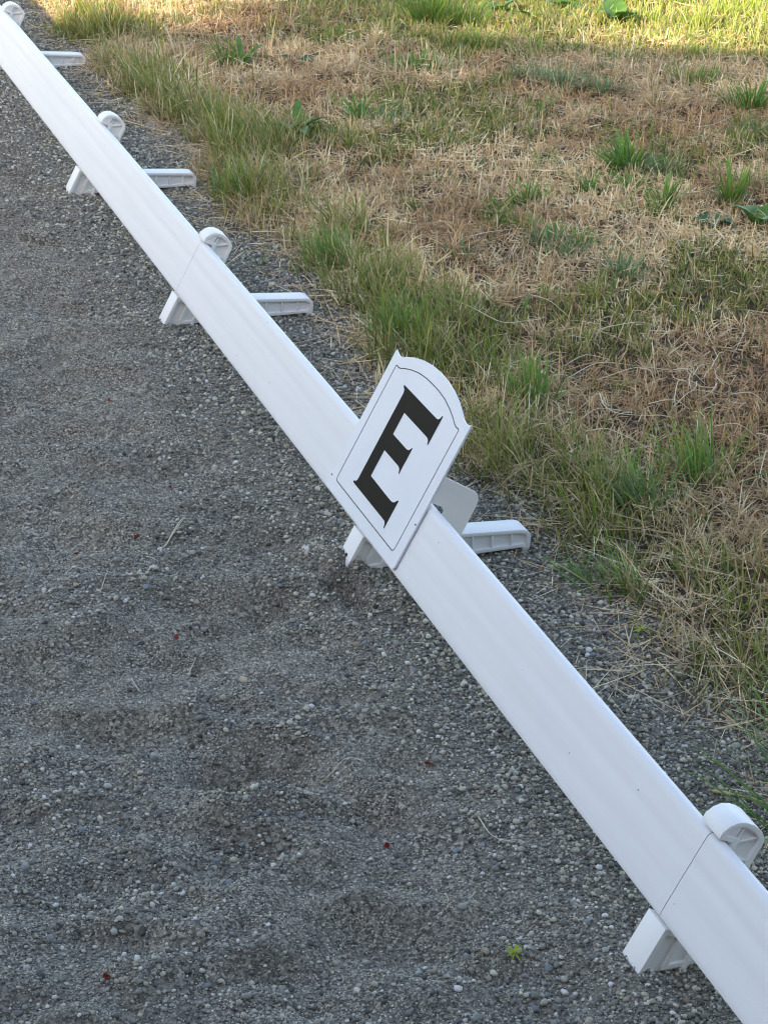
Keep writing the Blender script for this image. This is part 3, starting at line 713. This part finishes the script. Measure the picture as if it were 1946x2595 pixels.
ST = (.68, .60, .42); SP = (.74, .68, .53); SD = (.36, .27, .16)
def seg(x0, y0, x1, y1, bend=0.0, z1=0.0):
    mx, my = (x0 + x1) / 2 - (y1 - y0) * bend, (y0 + y1) / 2 + (x1 - x0) * bend
    return [(x0, y0, 0), (mx, my, z1 * .5), (x1, y1, z1)]
stalk([(-0.066, 2.105, 0), (-0.038, 2.122, 0), (-0.012, 2.141, 0)], 0.0008, 'pale straw piece lying on the arena footing', SP, 'straw stalks', lift=0.004)
stalk([(-0.157, 2.487, 0), (-0.146, 2.499, 0), (-0.135, 2.508, 0)], 0.0008, 'pale straw piece lying on the arena footing', SP, 'straw stalks', lift=0.004)
stalk([(-0.318, 2.725, 0), (-0.308, 2.750, 0), (-0.300, 2.780, 0)], 0.0008, 'pale straw piece lying on the arena footing', SP, 'straw stalks', lift=0.004)
stalk([(-0.344, 2.656, 0), (-0.333, 2.649, 0), (-0.324, 2.637, 0)], 0.0008, 'pale straw piece lying on the arena footing', SP, 'straw stalks', lift=0.004)
stalk([(-0.396, 2.527, 0), (-0.393, 2.550, 0), (-0.390, 2.581, 0)], 0.0008, 'pale straw piece lying on the arena footing', SP, 'straw stalks', lift=0.004)
stalk([(-0.322, 2.305, 0), (-0.314, 2.290, 0), (-0.305, 2.279, 0)], 0.0008, 'pale straw piece lying on the arena footing', SP, 'straw stalks', lift=0.004)
stalk([(0.084, 1.885, 0), (0.086, 1.873, 0), (0.088, 1.860, 0)], 0.0008, 'pale straw piece lying on the arena footing', SP, 'straw stalks', lift=0.004)
stalk([(-0.820, 4.246, 0), (-0.811, 4.267, 0), (-0.803, 4.285, 0)], 0.0008, 'pale straw piece lying on the arena footing', SP, 'straw stalks', lift=0.004)
stalk([(-0.402, 3.504, 0), (-0.397, 3.515, 0), (-0.391, 3.531, 0)], 0.0008, 'pale straw piece lying on the arena footing', SP, 'straw stalks', lift=0.004)
stalk([(-0.200, 2.848, 0), (-0.192, 2.858, 0), (-0.188, 2.876, 0)], 0.0008, 'pale straw piece lying on the arena footing', SP, 'straw stalks', lift=0.004)
stalk([(-0.253, 2.371, 0), (-0.250, 2.382, 0), (-0.246, 2.393, 0)], 0.0008, 'pale straw piece lying on the arena footing', SP, 'straw stalks', lift=0.004)
stalk([(-0.024, 2.132, 0), (-0.017, 2.139, 0), (-0.011, 2.142, 0)], 0.0008, 'pale straw piece lying on the arena footing', SP, 'straw stalks', lift=0.004)
stalk([(0.013, 1.963, 0), (0.015, 1.967, 0), (0.017, 1.970, 0)], 0.0008, 'pale straw piece lying on the arena footing', SP, 'straw stalks', lift=0.004)
stalk([(0.069, 2.169, 0), (0.072, 2.176, 0), (0.074, 2.184, 0)], 0.0008, 'pale straw piece lying on the arena footing', SP, 'straw stalks', lift=0.004)
stalk([(-0.365, 1.920, 0), (-0.358, 1.924, 0), (-0.350, 1.930, 0)], 0.0008, 'pale straw piece lying on the arena footing', SP, 'straw stalks', lift=0.004)
stalk([(0.123, 2.024, 0), (0.135, 1.999, 0), (0.151, 1.984, 0), (0.169, 1.975, 0)], 0.0009, 'long curved straw on the footing in front of the near rail', SP, 'straw stalks', lift=0.004)
stalk([(0.047, 2.435, 0), (0.062, 2.435, 0), (0.075, 2.434, 0)], 0.0008, 'straight straw poking from under the E rail', SP, 'straw stalks', lift=0.004)
stalk([(-0.325, 2.705, 0), (-0.314, 2.738, 0), (-0.302, 2.782, 0)], 0.0016, 'straw with a thick pale husk on the footing', SP, 'straw stalks', lift=0.004)
stalk([(0.191, 2.626, 0), (0.212, 2.630, 0), (0.233, 2.628, 0)], 0.0008, 'straight dry straw lying on gravel behind the rail', ST, 'straw stalks', lift=0.004)
stalk([(0.260, 2.624, 0), (0.316, 2.630, 0), (0.372, 2.626, 0)], 0.0008, 'straight dry straw lying on gravel behind the rail', ST, 'straw stalks', lift=0.004)
stalk([(0.252, 2.754, 0), (0.288, 2.745, 0), (0.324, 2.731, 0)], 0.0008, 'straight dry straw lying on gravel behind the rail', ST, 'straw stalks', lift=0.004)
stalk([(0.328, 2.779, 0), (0.348, 2.744, 0), (0.370, 2.710, 0)], 0.0008, 'straight dry straw lying on gravel behind the rail', ST, 'straw stalks', lift=0.004)
stalk([(0.363, 2.304, 0), (0.425, 2.346, 0), (0.489, 2.395, 0)], 0.0008, 'straight dry straw lying on gravel behind the rail', ST, 'straw stalks', lift=0.004)
stalk([(0.382, 2.412, 0), (0.441, 2.400, 0), (0.506, 2.400, 0)], 0.0008, 'straight dry straw lying on gravel behind the rail', ST, 'straw stalks', lift=0.004)
stalk([(0.473, 2.374, 0), (0.492, 2.359, 0), (0.510, 2.344, 0)], 0.0008, 'straight dry straw lying on gravel behind the rail', ST, 'straw stalks', lift=0.004)
stalk([(0.299, 2.526, 0), (0.305, 2.491, 0), (0.311, 2.457, 0)], 0.0008, 'straight dry straw lying on gravel behind the rail', ST, 'straw stalks', lift=0.004)
stalk([(0.265, 2.395, 0), (0.270, 2.414, 0), (0.274, 2.433, 0)], 0.0008, 'straight dry straw lying on gravel behind the rail', ST, 'straw stalks', lift=0.004)
stalk([(0.301, 2.302, 0), (0.309, 2.324, 0), (0.318, 2.346, 0)], 0.0008, 'straight dry straw lying on gravel behind the rail', ST, 'straw stalks', lift=0.004)
stalk([(0.307, 2.302, 0), (0.315, 2.280, 0), (0.323, 2.258, 0)], 0.0008, 'straight dry straw lying on gravel behind the rail', ST, 'straw stalks', lift=0.004)
stalk([(0.452, 2.520, 0), (0.455, 2.472, 0), (0.457, 2.426, 0)], 0.0008, 'straight dry straw lying on gravel behind the rail', ST, 'straw stalks', lift=0.004)
stalk([(0.221, 2.524, 0), (0.233, 2.512, 0), (0.245, 2.499, 0)], 0.0008, 'straight dry straw lying on gravel behind the rail', ST, 'straw stalks', lift=0.004)
stalk([(0.354, 2.310, 0), (0.365, 2.293, 0), (0.376, 2.277, 0)], 0.0008, 'straight dry straw lying on gravel behind the rail', ST, 'straw stalks', lift=0.004)
stalk([(0.292, 2.325, 0), (0.306, 2.341, 0), (0.320, 2.360, 0)], 0.0008, 'straight dry straw lying on gravel behind the rail', ST, 'straw stalks', lift=0.004)
stalk([(0.247, 2.439, 0), (0.256, 2.453, 0), (0.263, 2.464, 0)], 0.0008, 'straight dry straw lying on gravel behind the rail', ST, 'straw stalks', lift=0.004)
stalk([(0.344, 2.397, 0), (0.355, 2.369, 0), (0.368, 2.350, 0)], 0.0008, 'straight dry straw lying on gravel behind the rail', ST, 'straw stalks', lift=0.004)
stalk([(0.194, 2.591, 0), (0.199, 2.610, 0), (0.204, 2.624, 0)], 0.0008, 'straight dry straw lying on gravel behind the rail', ST, 'straw stalks', lift=0.004)
stalk([(0.431, 2.582, 0), (0.437, 2.537, 0), (0.443, 2.484, 0)], 0.0008, 'straight dry straw lying on gravel behind the rail', ST, 'straw stalks', lift=0.004)
stalk([(0.355, 2.720, 0), (0.376, 2.742, 0), (0.395, 2.753, 0)], 0.0008, 'straight dry straw lying on gravel behind the rail', ST, 'straw stalks', lift=0.004)
stalk([(0.290, 2.699, 0), (0.330, 2.693, 0), (0.367, 2.701, 0)], 0.0008, 'straight dry straw lying on gravel behind the rail', ST, 'straw stalks', lift=0.004)
stalk([(0.110, 3.721, 0.0), (0.158, 3.623, 0.013), (0.206, 3.563, 0.018), (0.252, 3.586, 0.013), (0.293, 3.648, 0.0)], 0.001, 'curling pale dead stalk draped over the grass fringe beside the gravel', SP, 'straw stalks', lift=0.022)
stalk([(0.268, 3.766, 0.0), (0.303, 3.698, 0.018), (0.338, 3.642, 0.0)], 0.001, 'straight pale dead stalk draped over brown turf well away from the gravel', SP, 'straw stalks', lift=0.022)
stalk([(0.382, 3.563, 0.0), (0.461, 3.607, 0.018), (0.512, 3.623, 0.0)], 0.001, 'straight pale dead stalk draped over brown turf well away from the gravel', SP, 'straw stalks', lift=0.022)
stalk([(0.445, 3.402, 0.0), (0.459, 3.357, 0.018), (0.466, 3.325, 0.0)], 0.001, 'straight pale dead stalk draped over brown turf well away from the gravel', SP, 'straw stalks', lift=0.022)
stalk([(0.505, 3.485, 0.0), (0.543, 3.529, 0.018), (0.574, 3.567, 0.0)], 0.001, 'straight pale dead stalk draped over brown turf well away from the gravel', SP, 'straw stalks', lift=0.022)
stalk([(0.675, 3.688, 0.0), (0.660, 3.591, 0.018), (0.625, 3.502, 0.0)], 0.001, 'straight pale dead stalk draped over brown turf well away from the gravel', SP, 'straw stalks', lift=0.022)
stalk([(0.611, 3.597, 0.0), (0.644, 3.613, 0.018), (0.665, 3.615, 0.0)], 0.001, 'straight pale dead stalk draped over brown turf well away from the gravel', SP, 'straw stalks', lift=0.022)
stalk([(0.236, 3.143, 0.0), (0.243, 3.281, 0.016), (0.257, 3.393, 0.016), (0.279, 3.472, 0.0)], 0.001, 'curling pale dead stalk draped over the grass fringe beside the gravel', SP, 'straw stalks', lift=0.022)
stalk([(0.193, 3.206, 0.0), (0.203, 3.295, 0.016), (0.213, 3.356, 0.016), (0.235, 3.386, 0.0)], 0.001, 'curling pale dead stalk draped over the grass fringe beside the gravel', SP, 'straw stalks', lift=0.022)
stalk([(0.193, 3.206, 0.0), (0.196, 3.147, 0.016), (0.212, 3.083, 0.016), (0.220, 3.044, 0.0)], 0.001, 'curling pale dead stalk draped over the grass fringe beside the gravel', SP, 'straw stalks', lift=0.022)
stalk([(0.253, 3.229, 0.0), (0.254, 3.318, 0.018), (0.268, 3.385, 0.0)], 0.001, 'straight pale dead stalk draped over the grass fringe beside the gravel', SP, 'straw stalks', lift=0.022)
stalk([(0.312, 3.408, 0.0), (0.349, 3.421, 0.018), (0.397, 3.434, 0.0)], 0.001, 'straight pale dead stalk draped over the grass fringe beside the gravel', SP, 'straw stalks', lift=0.022)
stalk([(0.308, 3.342, 0.0), (0.369, 3.395, 0.018), (0.443, 3.411, 0.0)], 0.001, 'straight pale dead stalk draped over the grass fringe beside the gravel', SP, 'straw stalks', lift=0.022)
stalk([(0.363, 3.266, 0.0), (0.363, 3.188, 0.013), (0.384, 3.152, 0.018), (0.428, 3.152, 0.013), (0.458, 3.180, 0.0)], 0.001, 'curling pale dead stalk draped over the grass fringe beside the gravel', SP, 'straw stalks', lift=0.022)
stalk([(0.328, 3.118, 0.0), (0.363, 3.097, 0.016), (0.393, 3.059, 0.016), (0.448, 3.017, 0.0)], 0.001, 'curling pale dead stalk draped over the grass fringe beside the gravel', SP, 'straw stalks', lift=0.022)
stalk([(0.490, 3.252, 0.0), (0.500, 3.306, 0.018), (0.519, 3.353, 0.0)], 0.001, 'straight pale dead stalk draped over brown turf well away from the gravel', SP, 'straw stalks', lift=0.022)
stalk([(0.520, 3.211, 0.0), (0.526, 3.144, 0.018), (0.532, 3.088, 0.0)], 0.001, 'straight pale dead stalk draped over brown turf well away from the gravel', SP, 'straw stalks', lift=0.022)
stalk([(0.520, 3.186, 0.0), (0.513, 3.127, 0.018), (0.507, 3.077, 0.0)], 0.001, 'straight pale dead stalk draped over brown turf well away from the gravel', SP, 'straw stalks', lift=0.022)
stalk([(0.545, 3.138, 0.0), (0.580, 3.125, 0.018), (0.620, 3.096, 0.0)], 0.001, 'straight pale dead stalk draped over brown turf well away from the gravel', SP, 'straw stalks', lift=0.022)
stalk([(0.443, 3.230, 0.0), (0.488, 3.230, 0.018), (0.514, 3.219, 0.0)], 0.001, 'straight pale dead stalk draped over brown turf well away from the gravel', SP, 'straw stalks', lift=0.022)
stalk([(0.506, 3.399, 0.0), (0.527, 3.363, 0.018), (0.555, 3.329, 0.0)], 0.001, 'straight pale dead stalk draped over brown turf well away from the gravel', SP, 'straw stalks', lift=0.022)
stalk([(0.365, 3.348, 0.0), (0.439, 3.373, 0.018), (0.509, 3.390, 0.0)], 0.001, 'straight pale dead stalk draped over brown turf well away from the gravel', SP, 'straw stalks', lift=0.022)
stalk([(0.562, 2.966, 0.0), (0.599, 3.000, 0.018), (0.622, 3.025, 0.0)], 0.001, 'straight pale dead stalk draped over brown turf well away from the gravel', SP, 'straw stalks', lift=0.022)
stalk([(0.592, 2.954, 0.0), (0.613, 3.032, 0.018), (0.628, 3.064, 0.0)], 0.001, 'straight pale dead stalk draped over brown turf well away from the gravel', SP, 'straw stalks', lift=0.022)
stalk([(0.614, 3.128, 0.0), (0.625, 3.088, 0.018), (0.627, 3.056, 0.0)], 0.001, 'straight pale dead stalk draped over brown turf well away from the gravel', SP, 'straw stalks', lift=0.022)
stalk([(0.324, 3.167, 0.0), (0.352, 3.178, 0.018), (0.408, 3.192, 0.0)], 0.001, 'straight pale dead stalk draped over the grass fringe beside the gravel', SP, 'straw stalks', lift=0.022)
stalk([(0.265, 3.338, 0.0), (0.300, 3.332, 0.018), (0.336, 3.340, 0.0)], 0.001, 'straight pale dead stalk draped over the grass fringe beside the gravel', SP, 'straw stalks', lift=0.022)
stalk([(0.592, 3.288, 0.0), (0.624, 3.264, 0.018), (0.650, 3.249, 0.0)], 0.001, 'straight pale dead stalk draped over brown turf well away from the gravel', SP, 'straw stalks', lift=0.022)
stalk([(0.488, 3.234, 0.0), (0.520, 3.272, 0.018), (0.571, 3.286, 0.0)], 0.001, 'straight pale dead stalk draped over brown turf well away from the gravel', SP, 'straw stalks', lift=0.022)
stalk([(0.572, 3.405, 0.0), (0.594, 3.465, 0.018), (0.613, 3.526, 0.0)], 0.001, 'straight pale dead stalk draped over brown turf well away from the gravel', SP, 'straw stalks', lift=0.022)
stalk([(0.276, 3.339, 0), (0.288, 3.325, 0), (0.293, 3.301, 0)], 0.001, 'broken straw in the dead tangle on the lawn', SP, 'straw stalks', lift=0.025)
stalk([(0.539, 3.338, 0), (0.536, 3.315, 0), (0.527, 3.296, 0)], 0.001, 'broken straw in the dead tangle on the lawn', SP, 'straw stalks', lift=0.025)
stalk([(0.586, 3.326, 0), (0.575, 3.357, 0), (0.578, 3.399, 0)], 0.001, 'broken straw in the dead tangle on the lawn', SP, 'straw stalks', lift=0.025)
stalk([(0.521, 3.338, 0), (0.505, 3.345, 0), (0.497, 3.368, 0)], 0.001, 'broken straw in the dead tangle on the lawn', SP, 'straw stalks', lift=0.025)
stalk([(0.279, 3.390, 0), (0.260, 3.353, 0), (0.235, 3.339, 0)], 0.001, 'broken straw in the dead tangle on the lawn', SP, 'straw stalks', lift=0.025)
stalk([(0.630, 3.251, 0), (0.633, 3.234, 0), (0.630, 3.213, 0)], 0.001, 'broken straw in the dead tangle on the lawn', SP, 'straw stalks', lift=0.025)
stalk([(0.286, 3.377, 0), (0.296, 3.353, 0), (0.297, 3.321, 0)], 0.001, 'broken straw in the dead tangle on the lawn', SP, 'straw stalks', lift=0.025)
stalk([(0.253, 3.359, 0), (0.270, 3.362, 0), (0.284, 3.347, 0)], 0.001, 'broken straw in the dead tangle on the lawn', SP, 'straw stalks', lift=0.025)
stalk([(0.554, 3.355, 0), (0.562, 3.382, 0), (0.576, 3.402, 0)], 0.001, 'broken straw in the dead tangle on the lawn', SP, 'straw stalks', lift=0.025)
stalk([(0.268, 3.410, 0), (0.284, 3.420, 0), (0.299, 3.412, 0)], 0.001, 'broken straw in the dead tangle on the lawn', SP, 'straw stalks', lift=0.025)
stalk([(0.243, 3.373, 0), (0.218, 3.368, 0), (0.196, 3.390, 0)], 0.001, 'broken straw in the dead tangle on the lawn', SP, 'straw stalks', lift=0.025)
stalk([(0.533, 3.358, 0), (0.527, 3.383, 0), (0.531, 3.415, 0)], 0.001, 'broken straw in the dead tangle on the lawn', SP, 'straw stalks', lift=0.025)
stalk([(0.276, 3.432, 0), (0.296, 3.454, 0), (0.318, 3.452, 0)], 0.001, 'broken straw in the dead tangle on the lawn', SP, 'straw stalks', lift=0.025)
stalk([(0.537, 3.368, 0), (0.551, 3.410, 0), (0.575, 3.436, 0)], 0.001, 'broken straw in the dead tangle on the lawn', SP, 'straw stalks', lift=0.025)
stalk([(0.573, 3.330, 0), (0.558, 3.285, 0), (0.533, 3.258, 0)], 0.001, 'broken straw in the dead tangle on the lawn', SP, 'straw stalks', lift=0.025)
stalk([(0.612, 3.244, 0), (0.592, 3.243, 0), (0.579, 3.263, 0)], 0.001, 'broken straw in the dead tangle on the lawn', SP, 'straw stalks', lift=0.025)
stalk([(0.571, 3.310, 0), (0.545, 3.311, 0), (0.529, 3.338, 0)], 0.001, 'broken straw in the dead tangle on the lawn', SP, 'straw stalks', lift=0.025)
stalk([(0.525, 3.310, 0), (0.526, 3.354, 0), (0.542, 3.397, 0)], 0.001, 'broken straw in the dead tangle on the lawn', SP, 'straw stalks', lift=0.025)
stalk([(0.252, 3.393, 0), (0.244, 3.401, 0), (0.239, 3.416, 0)], 0.001, 'broken straw in the dead tangle on the lawn', SP, 'straw stalks', lift=0.025)
stalk([(0.263, 3.332, 0), (0.264, 3.352, 0), (0.271, 3.370, 0)], 0.001, 'broken straw in the dead tangle on the lawn', SP, 'straw stalks', lift=0.025)
stalk([(0.279, 3.372, 0), (0.258, 3.351, 0), (0.237, 3.354, 0)], 0.001, 'broken straw in the dead tangle on the lawn', SP, 'straw stalks', lift=0.025)
stalk([(0.270, 3.370, 0), (0.269, 3.353, 0), (0.263, 3.338, 0)], 0.001, 'broken straw in the dead tangle on the lawn', SP, 'straw stalks', lift=0.025)
stalk([(0.476, 2.070, 0), (0.456, 2.082, 0), (0.433, 2.091, 0), (0.410, 2.098, 0)], 0.0012, 'ripe yellow grass seed head lying on gravel by near support', (.62,.50,.26), 'straw stalks', lift=0.006, head=True)
stalk([(0.750, 5.084, 0), (0.796, 5.128, 0), (0.856, 5.200, 0)], 0.0012, 'fallen straw lying across the mown lawn', SP, 'straw stalks', lift=0.02)
stalk([(0.118, 4.839, 0), (0.128, 4.927, 0), (0.137, 5.018, 0)], 0.0012, 'fallen straw lying across the mown lawn', SP, 'straw stalks', lift=0.02)
stalk([(0.384, 4.373, 0), (0.400, 4.404, 0), (0.411, 4.449, 0)], 0.0012, 'fallen straw lying across the mown lawn', SP, 'straw stalks', lift=0.02)
stalk([(0.151, 4.115, 0), (0.203, 4.174, 0), (0.255, 4.201, 0)], 0.0012, 'fallen straw lying across the mown lawn', SP, 'straw stalks', lift=0.02)
stalk([(0.480, 4.260, 0), (0.521, 4.334, 0), (0.560, 4.381, 0)], 0.0012, 'fallen straw lying across the mown lawn', SP, 'straw stalks', lift=0.02)
stalk([(-0.294, 4.835, 0), (-0.286, 4.942, 0), (-0.280, 5.015, 0)], 0.0012, 'fallen straw lying across the mown lawn', SP, 'straw stalks', lift=0.02)
stalk([(-0.052, 4.306, 0), (-0.041, 4.393, 0), (-0.036, 4.458, 0)], 0.0012, 'fallen straw lying across the mown lawn', SP, 'straw stalks', lift=0.02)
stalk([(-0.195, 5.217, 0), (-0.177, 5.280, 0), (-0.169, 5.342, 0)], 0.0012, 'fallen straw lying across the mown lawn', SP, 'straw stalks', lift=0.02)
stalk([(0.717, 4.181, 0), (0.719, 4.117, 0), (0.718, 4.054, 0)], 0.0012, 'fallen straw lying across the mown lawn', SP, 'straw stalks', lift=0.02)

def red_scrap(x, y, sc, label):
    V = [(-.006, -.003, .001), (0, -.005, .003), (.006, -.002, .0015), (.007, .003, .004), (.001, .005, .002), (-.005, .004, .005), (0, 0, .0005), (.003, .001, .006)]
    V = [(a * random.uniform(.7, 1.3) * sc, b * random.uniform(.7, 1.3) * sc, c * random.uniform(.7, 1.4) * sc) for a, b, c in V]
    F = [(0, 1, 6), (1, 2, 7), (2, 3, 7), (3, 4, 6), (4, 5, 6), (5, 0, 6), (6, 1, 7), (6, 7, 3)]
    me = bpy.data.meshes.new('red_leaf_scrap'); me.from_pydata(V, [], F); o = link('red_leaf_scrap', me, M_RED); o.location = (x, y, gz(x, y) + .001); o.rotation_euler = (random.uniform(-.2, .2), random.uniform(-.2, .2), random.uniform(0, 6))
    return tag(o, label, 'leaf scrap', 'crumpled red leaf scraps on the footing')
RG = 'small crumpled red leaf scrap lying alone on grey footing'
for (x, y, k) in [(-.475, 3.219, .9), (-.449, 2.675, .9), (-.367, 2.721, .9), (-.276, 2.432, .9), (.067, 2.145, 1.05), (.019, 1.987, .95), (-.271, 1.701, .85), (-.31, 2.83, .7), (-.34, 2.93, .6)]:
    red_scrap(x, y, k * .78, RG)
red_scrap(.175, 3.078, 1.0, 'crumpled red leaf scrap among straw behind the E sign')
red_scrap(.229, 2.498, .7, 'crumpled red leaf scrap on gravel behind the rail')
red_scrap(.43, 2.52, .7, 'dark red leaf scrap at the roots of edge grass')
def sprout(x, y, h, n, L, label, mat=M_SPROUT):
    r = empty('sprout', (x, y, gz(x, y)))
    bm = bmesh.new(); extrude(bm, [(-.0006, -.002), (.0006, -.002), (.0005, h), (-.0005, h)], -.0006, .0006); link('stem', bm_mesh('stem', bm), M_LEAFD, r)
    me = leaf_mesh(L, L * .17, .3, .5, 0, 4); me.materials.append(mat)
    for i in range(n):
        o = link('leaf', me, None, r); o.location = (0, 0, h); o.rotation_euler = (0, -random.uniform(.05, 1.0), i * 6.283 / n + random.uniform(-.2, .2))
    tag(r, label, 'sprout')
sprout(.157, 1.772, .009, 17, .0115, 'yellow-green star shaped sprout on the grey footing')
sprout(.362, 2.488, .010, 9, .014, 'yellow-green sprout in gravel beside the edge grass')
sprout(-.70, 4.47, .004, 4, .022, 'flat pale green seedling on dark footing by the rail', M_LEAF)

# ================================================================== PEBBLES AND GRAVEL
def stone_mesh(name, seed, sub, sharp=.25):
    r_ = np.random.default_rng(seed); bm = bmesh.new(); bmesh.ops.create_icosphere(bm, subdivisions=sub, radius=1)
    ax = np.array([1, r_.uniform(.65, .95), r_.uniform(.45, .75)]); dirs = r_.normal(size=(9, 3)); dirs /= np.linalg.norm(dirs, axis=1)[:, None]; cut = r_.uniform(.58, .9, 9)
    for v in bm.verts:
        p = np.array(v.co)
        for d, c in zip(dirs, cut):
            k = p @ d
            if k > c: p = p - d * (k - c) * .95
        p = p * (1 + .06 * r_.normal()) * ax; v.co = p
    return bm_mesh(name, bm, True)
protos = bpy.data.collections.new('gravel_stones')
for i in range(20):
    o = bpy.data.objects.new('gravel_stone_%02d' % i, stone_mesh('gravel_stone', 50 + i, 1)); o.data.materials.append(M_GRAVEL if i < 10 else M_SLATE); protos.objects.link(o)

def gravel_points():
    N = 1600000
    y = rng.uniform(1.55, 6.9, N); x = rng.uniform(-1.6, .9, N)
    hw = .196 * np.hypot(y, CH) + .07
    s, u = su(x, y); e = u - edge_u(s)
    k = (np.abs(x) < hw) & (e < .06 + .05 * rng.normal(size=N))
    x, y, s, u = x[k], y[k], s[k], u[k]
    c = coarse_field(x, y)
    dens = np.clip(1.15 - .15 * y, .45, 1.0)
    r_f = rng.lognormal(math.log(.00112), .36, len(x)); r_c = rng.lognormal(math.log(.0027), .36, len(x))
    isc = rng.uniform(0, 1, len(x)) < np.clip(c * .30, 0, .42)
    keep = rng.uniform(0, 1, len(x)) < dens
    x, y, s, u, c, isc = (q[keep] for q in (x, y, s, u, c, isc)); r_f, r_c = r_f[keep], r_c[keep]
    r = np.where(isc, r_c, r_f) * np.clip(.82 + .07 * y, .9, 1.25); r = np.clip(r, .0008, .0062)
    drop = (np.abs(x) > 1e9)
    n = len(x); P = np.stack([x, y, sheet(x, y) + r * rng.uniform(.1, .65, n)], 1)
    kind = rng.integers(0, 10, n) + 10 * (isc | (rng.uniform(0, 1, n) < .8 * c))
    return P, r, n, kind
P, r, n, kind = gravel_points()
gp = bpy.data.meshes.new('gravel'); gp.vertices.add(n); gp.vertices.foreach_set('co', P.astype(np.float32).ravel())
a = gp.attributes.new('size', 'FLOAT', 'POINT'); a.data.foreach_set('value', r.astype(np.float32))
a = gp.attributes.new('kind', 'INT', 'POINT'); a.data.foreach_set('value', kind.astype(np.int32))
a = gp.attributes.new('turn', 'FLOAT_VECTOR', 'POINT'); a.data.foreach_set('vector', (rng.normal(size=(n, 3)) * [.35, .35, 3]).astype(np.float32).ravel())
go = link('gravel', gp)
ng = bpy.data.node_groups.new('scatter_gravel', 'GeometryNodeTree')
ng.interface.new_socket('Geometry', in_out='INPUT', socket_type='NodeSocketGeometry'); ng.interface.new_socket('Geometry', in_out='OUTPUT', socket_type='NodeSocketGeometry')
gi = ng.nodes.new('NodeGroupInput'); gout = ng.nodes.new('NodeGroupOutput')
iop = ng.nodes.new('GeometryNodeInstanceOnPoints'); ci = ng.nodes.new('GeometryNodeCollectionInfo'); ci.inputs['Collection'].default_value = protos
ci.inputs['Separate Children'].default_value = True; ci.inputs['Reset Children'].default_value = True
sa = ng.nodes.new('GeometryNodeInputNamedAttribute'); sa.data_type = 'FLOAT'; sa.inputs['Name'].default_value = 'size'
ra = ng.nodes.new('GeometryNodeInputNamedAttribute'); ra.data_type = 'FLOAT_VECTOR'; ra.inputs['Name'].default_value = 'turn'
mp = ng.nodes.new('GeometryNodeMeshToPoints')
e2r = ng.nodes.new('FunctionNodeEulerToRotation')
rv_ = ng.nodes.new('GeometryNodeInputNamedAttribute'); rv_.data_type = 'INT'; rv_.inputs['Name'].default_value = 'kind'
L_ = ng.links.new
L_(gi.outputs[0], mp.inputs[0]); L_(mp.outputs[0], iop.inputs['Points']); L_(ci.outputs[0], iop.inputs['Instance']); iop.inputs['Pick Instance'].default_value = True
L_(rv_.outputs[0], iop.inputs['Instance Index']); L_(sa.outputs[0], iop.inputs['Scale']); L_(ra.outputs[0], e2r.inputs[0]); L_(e2r.outputs[0], iop.inputs['Rotation'])
L_(iop.outputs[0], gout.inputs[0])
md = go.modifiers.new('scatter', 'NODES'); md.node_group = ng
tag(go, 'fine dark grey gravel covering the arena footing and verge', 'gravel', kind='stuff')

# the 300 largest loose pebbles
KINDS = [('blue-grey', (.19, .21, .225), 'smooth blue-grey pebble lying loose on the gravel'), ('grey-green', (.27, .285, .25), 'rounded grey-green pebble lying loose on the gravel'),
         ('charcoal', (.085, .085, .09), 'dark charcoal pebble lying loose on the gravel'), ('tan', (.40, .35, .26), 'tan weathered pebble lying loose on the gravel'),
         ('white', (.58, .57, .52), 'whitish quartz pebble lying loose on the gravel'), ('mid grey', (.23, .228, .22), 'plain mid grey pebble lying loose on the gravel')]
WK = [.27, .24, .13, .09, .02, .25]
pm = []
for i, (nm, col, lab) in enumerate(KINDS):
    mt = stone_mat('pebble_' + nm.replace(' ', '_').replace('-', '_'), [(0, tuple(c * .78 for c in col)), (.5, col), (1, tuple(c * 1.25 for c in col))])
    ms = [stone_mesh('pebble', 200 + i * 4 + k, 2) for k in range(4)]
    for m in ms: m.materials.append(mt)
    pm.append(ms)
cnt = 0
while cnt < 290:
    y = random.uniform(1.6, 4.3) if random.random() < .45 else random.uniform(1.6, 2.6); x = random.uniform(-.9, .6)
    s, u = su(x, y); e = u - float(edge_u(np.array(s)))
    if abs(x) > .19 * math.hypot(y, CH) + .02 or e > .05: continue
    if 0.0 < u < .02: continue
    if any(abs(s - q) < .04 and -.02 < u < .30 for q in SUPPORTS): continue
    if random.random() > .12 + .88 * float(coarse_field(np.array(x), np.array(y))): continue
    k = random.choices(range(6), WK)[0]; rr = random.choice([.0042, .0048, .0052, .0058, .0066]) * random.uniform(.85, 1.1)
    o = bpy.data.objects.new('pebble', random.choice(pm[k])); C.objects.link(o)
    o.location = (x, y, gz(x, y) + rr * .22); o.scale = (rr, rr, rr); o.rotation_euler = (random.uniform(-.3, .3), random.uniform(-.3, .3), random.uniform(0, 6.28))
    tag(o, KINDS[k][2], 'pebble', KINDS[k][0] + ' pebbles'); cnt += 1
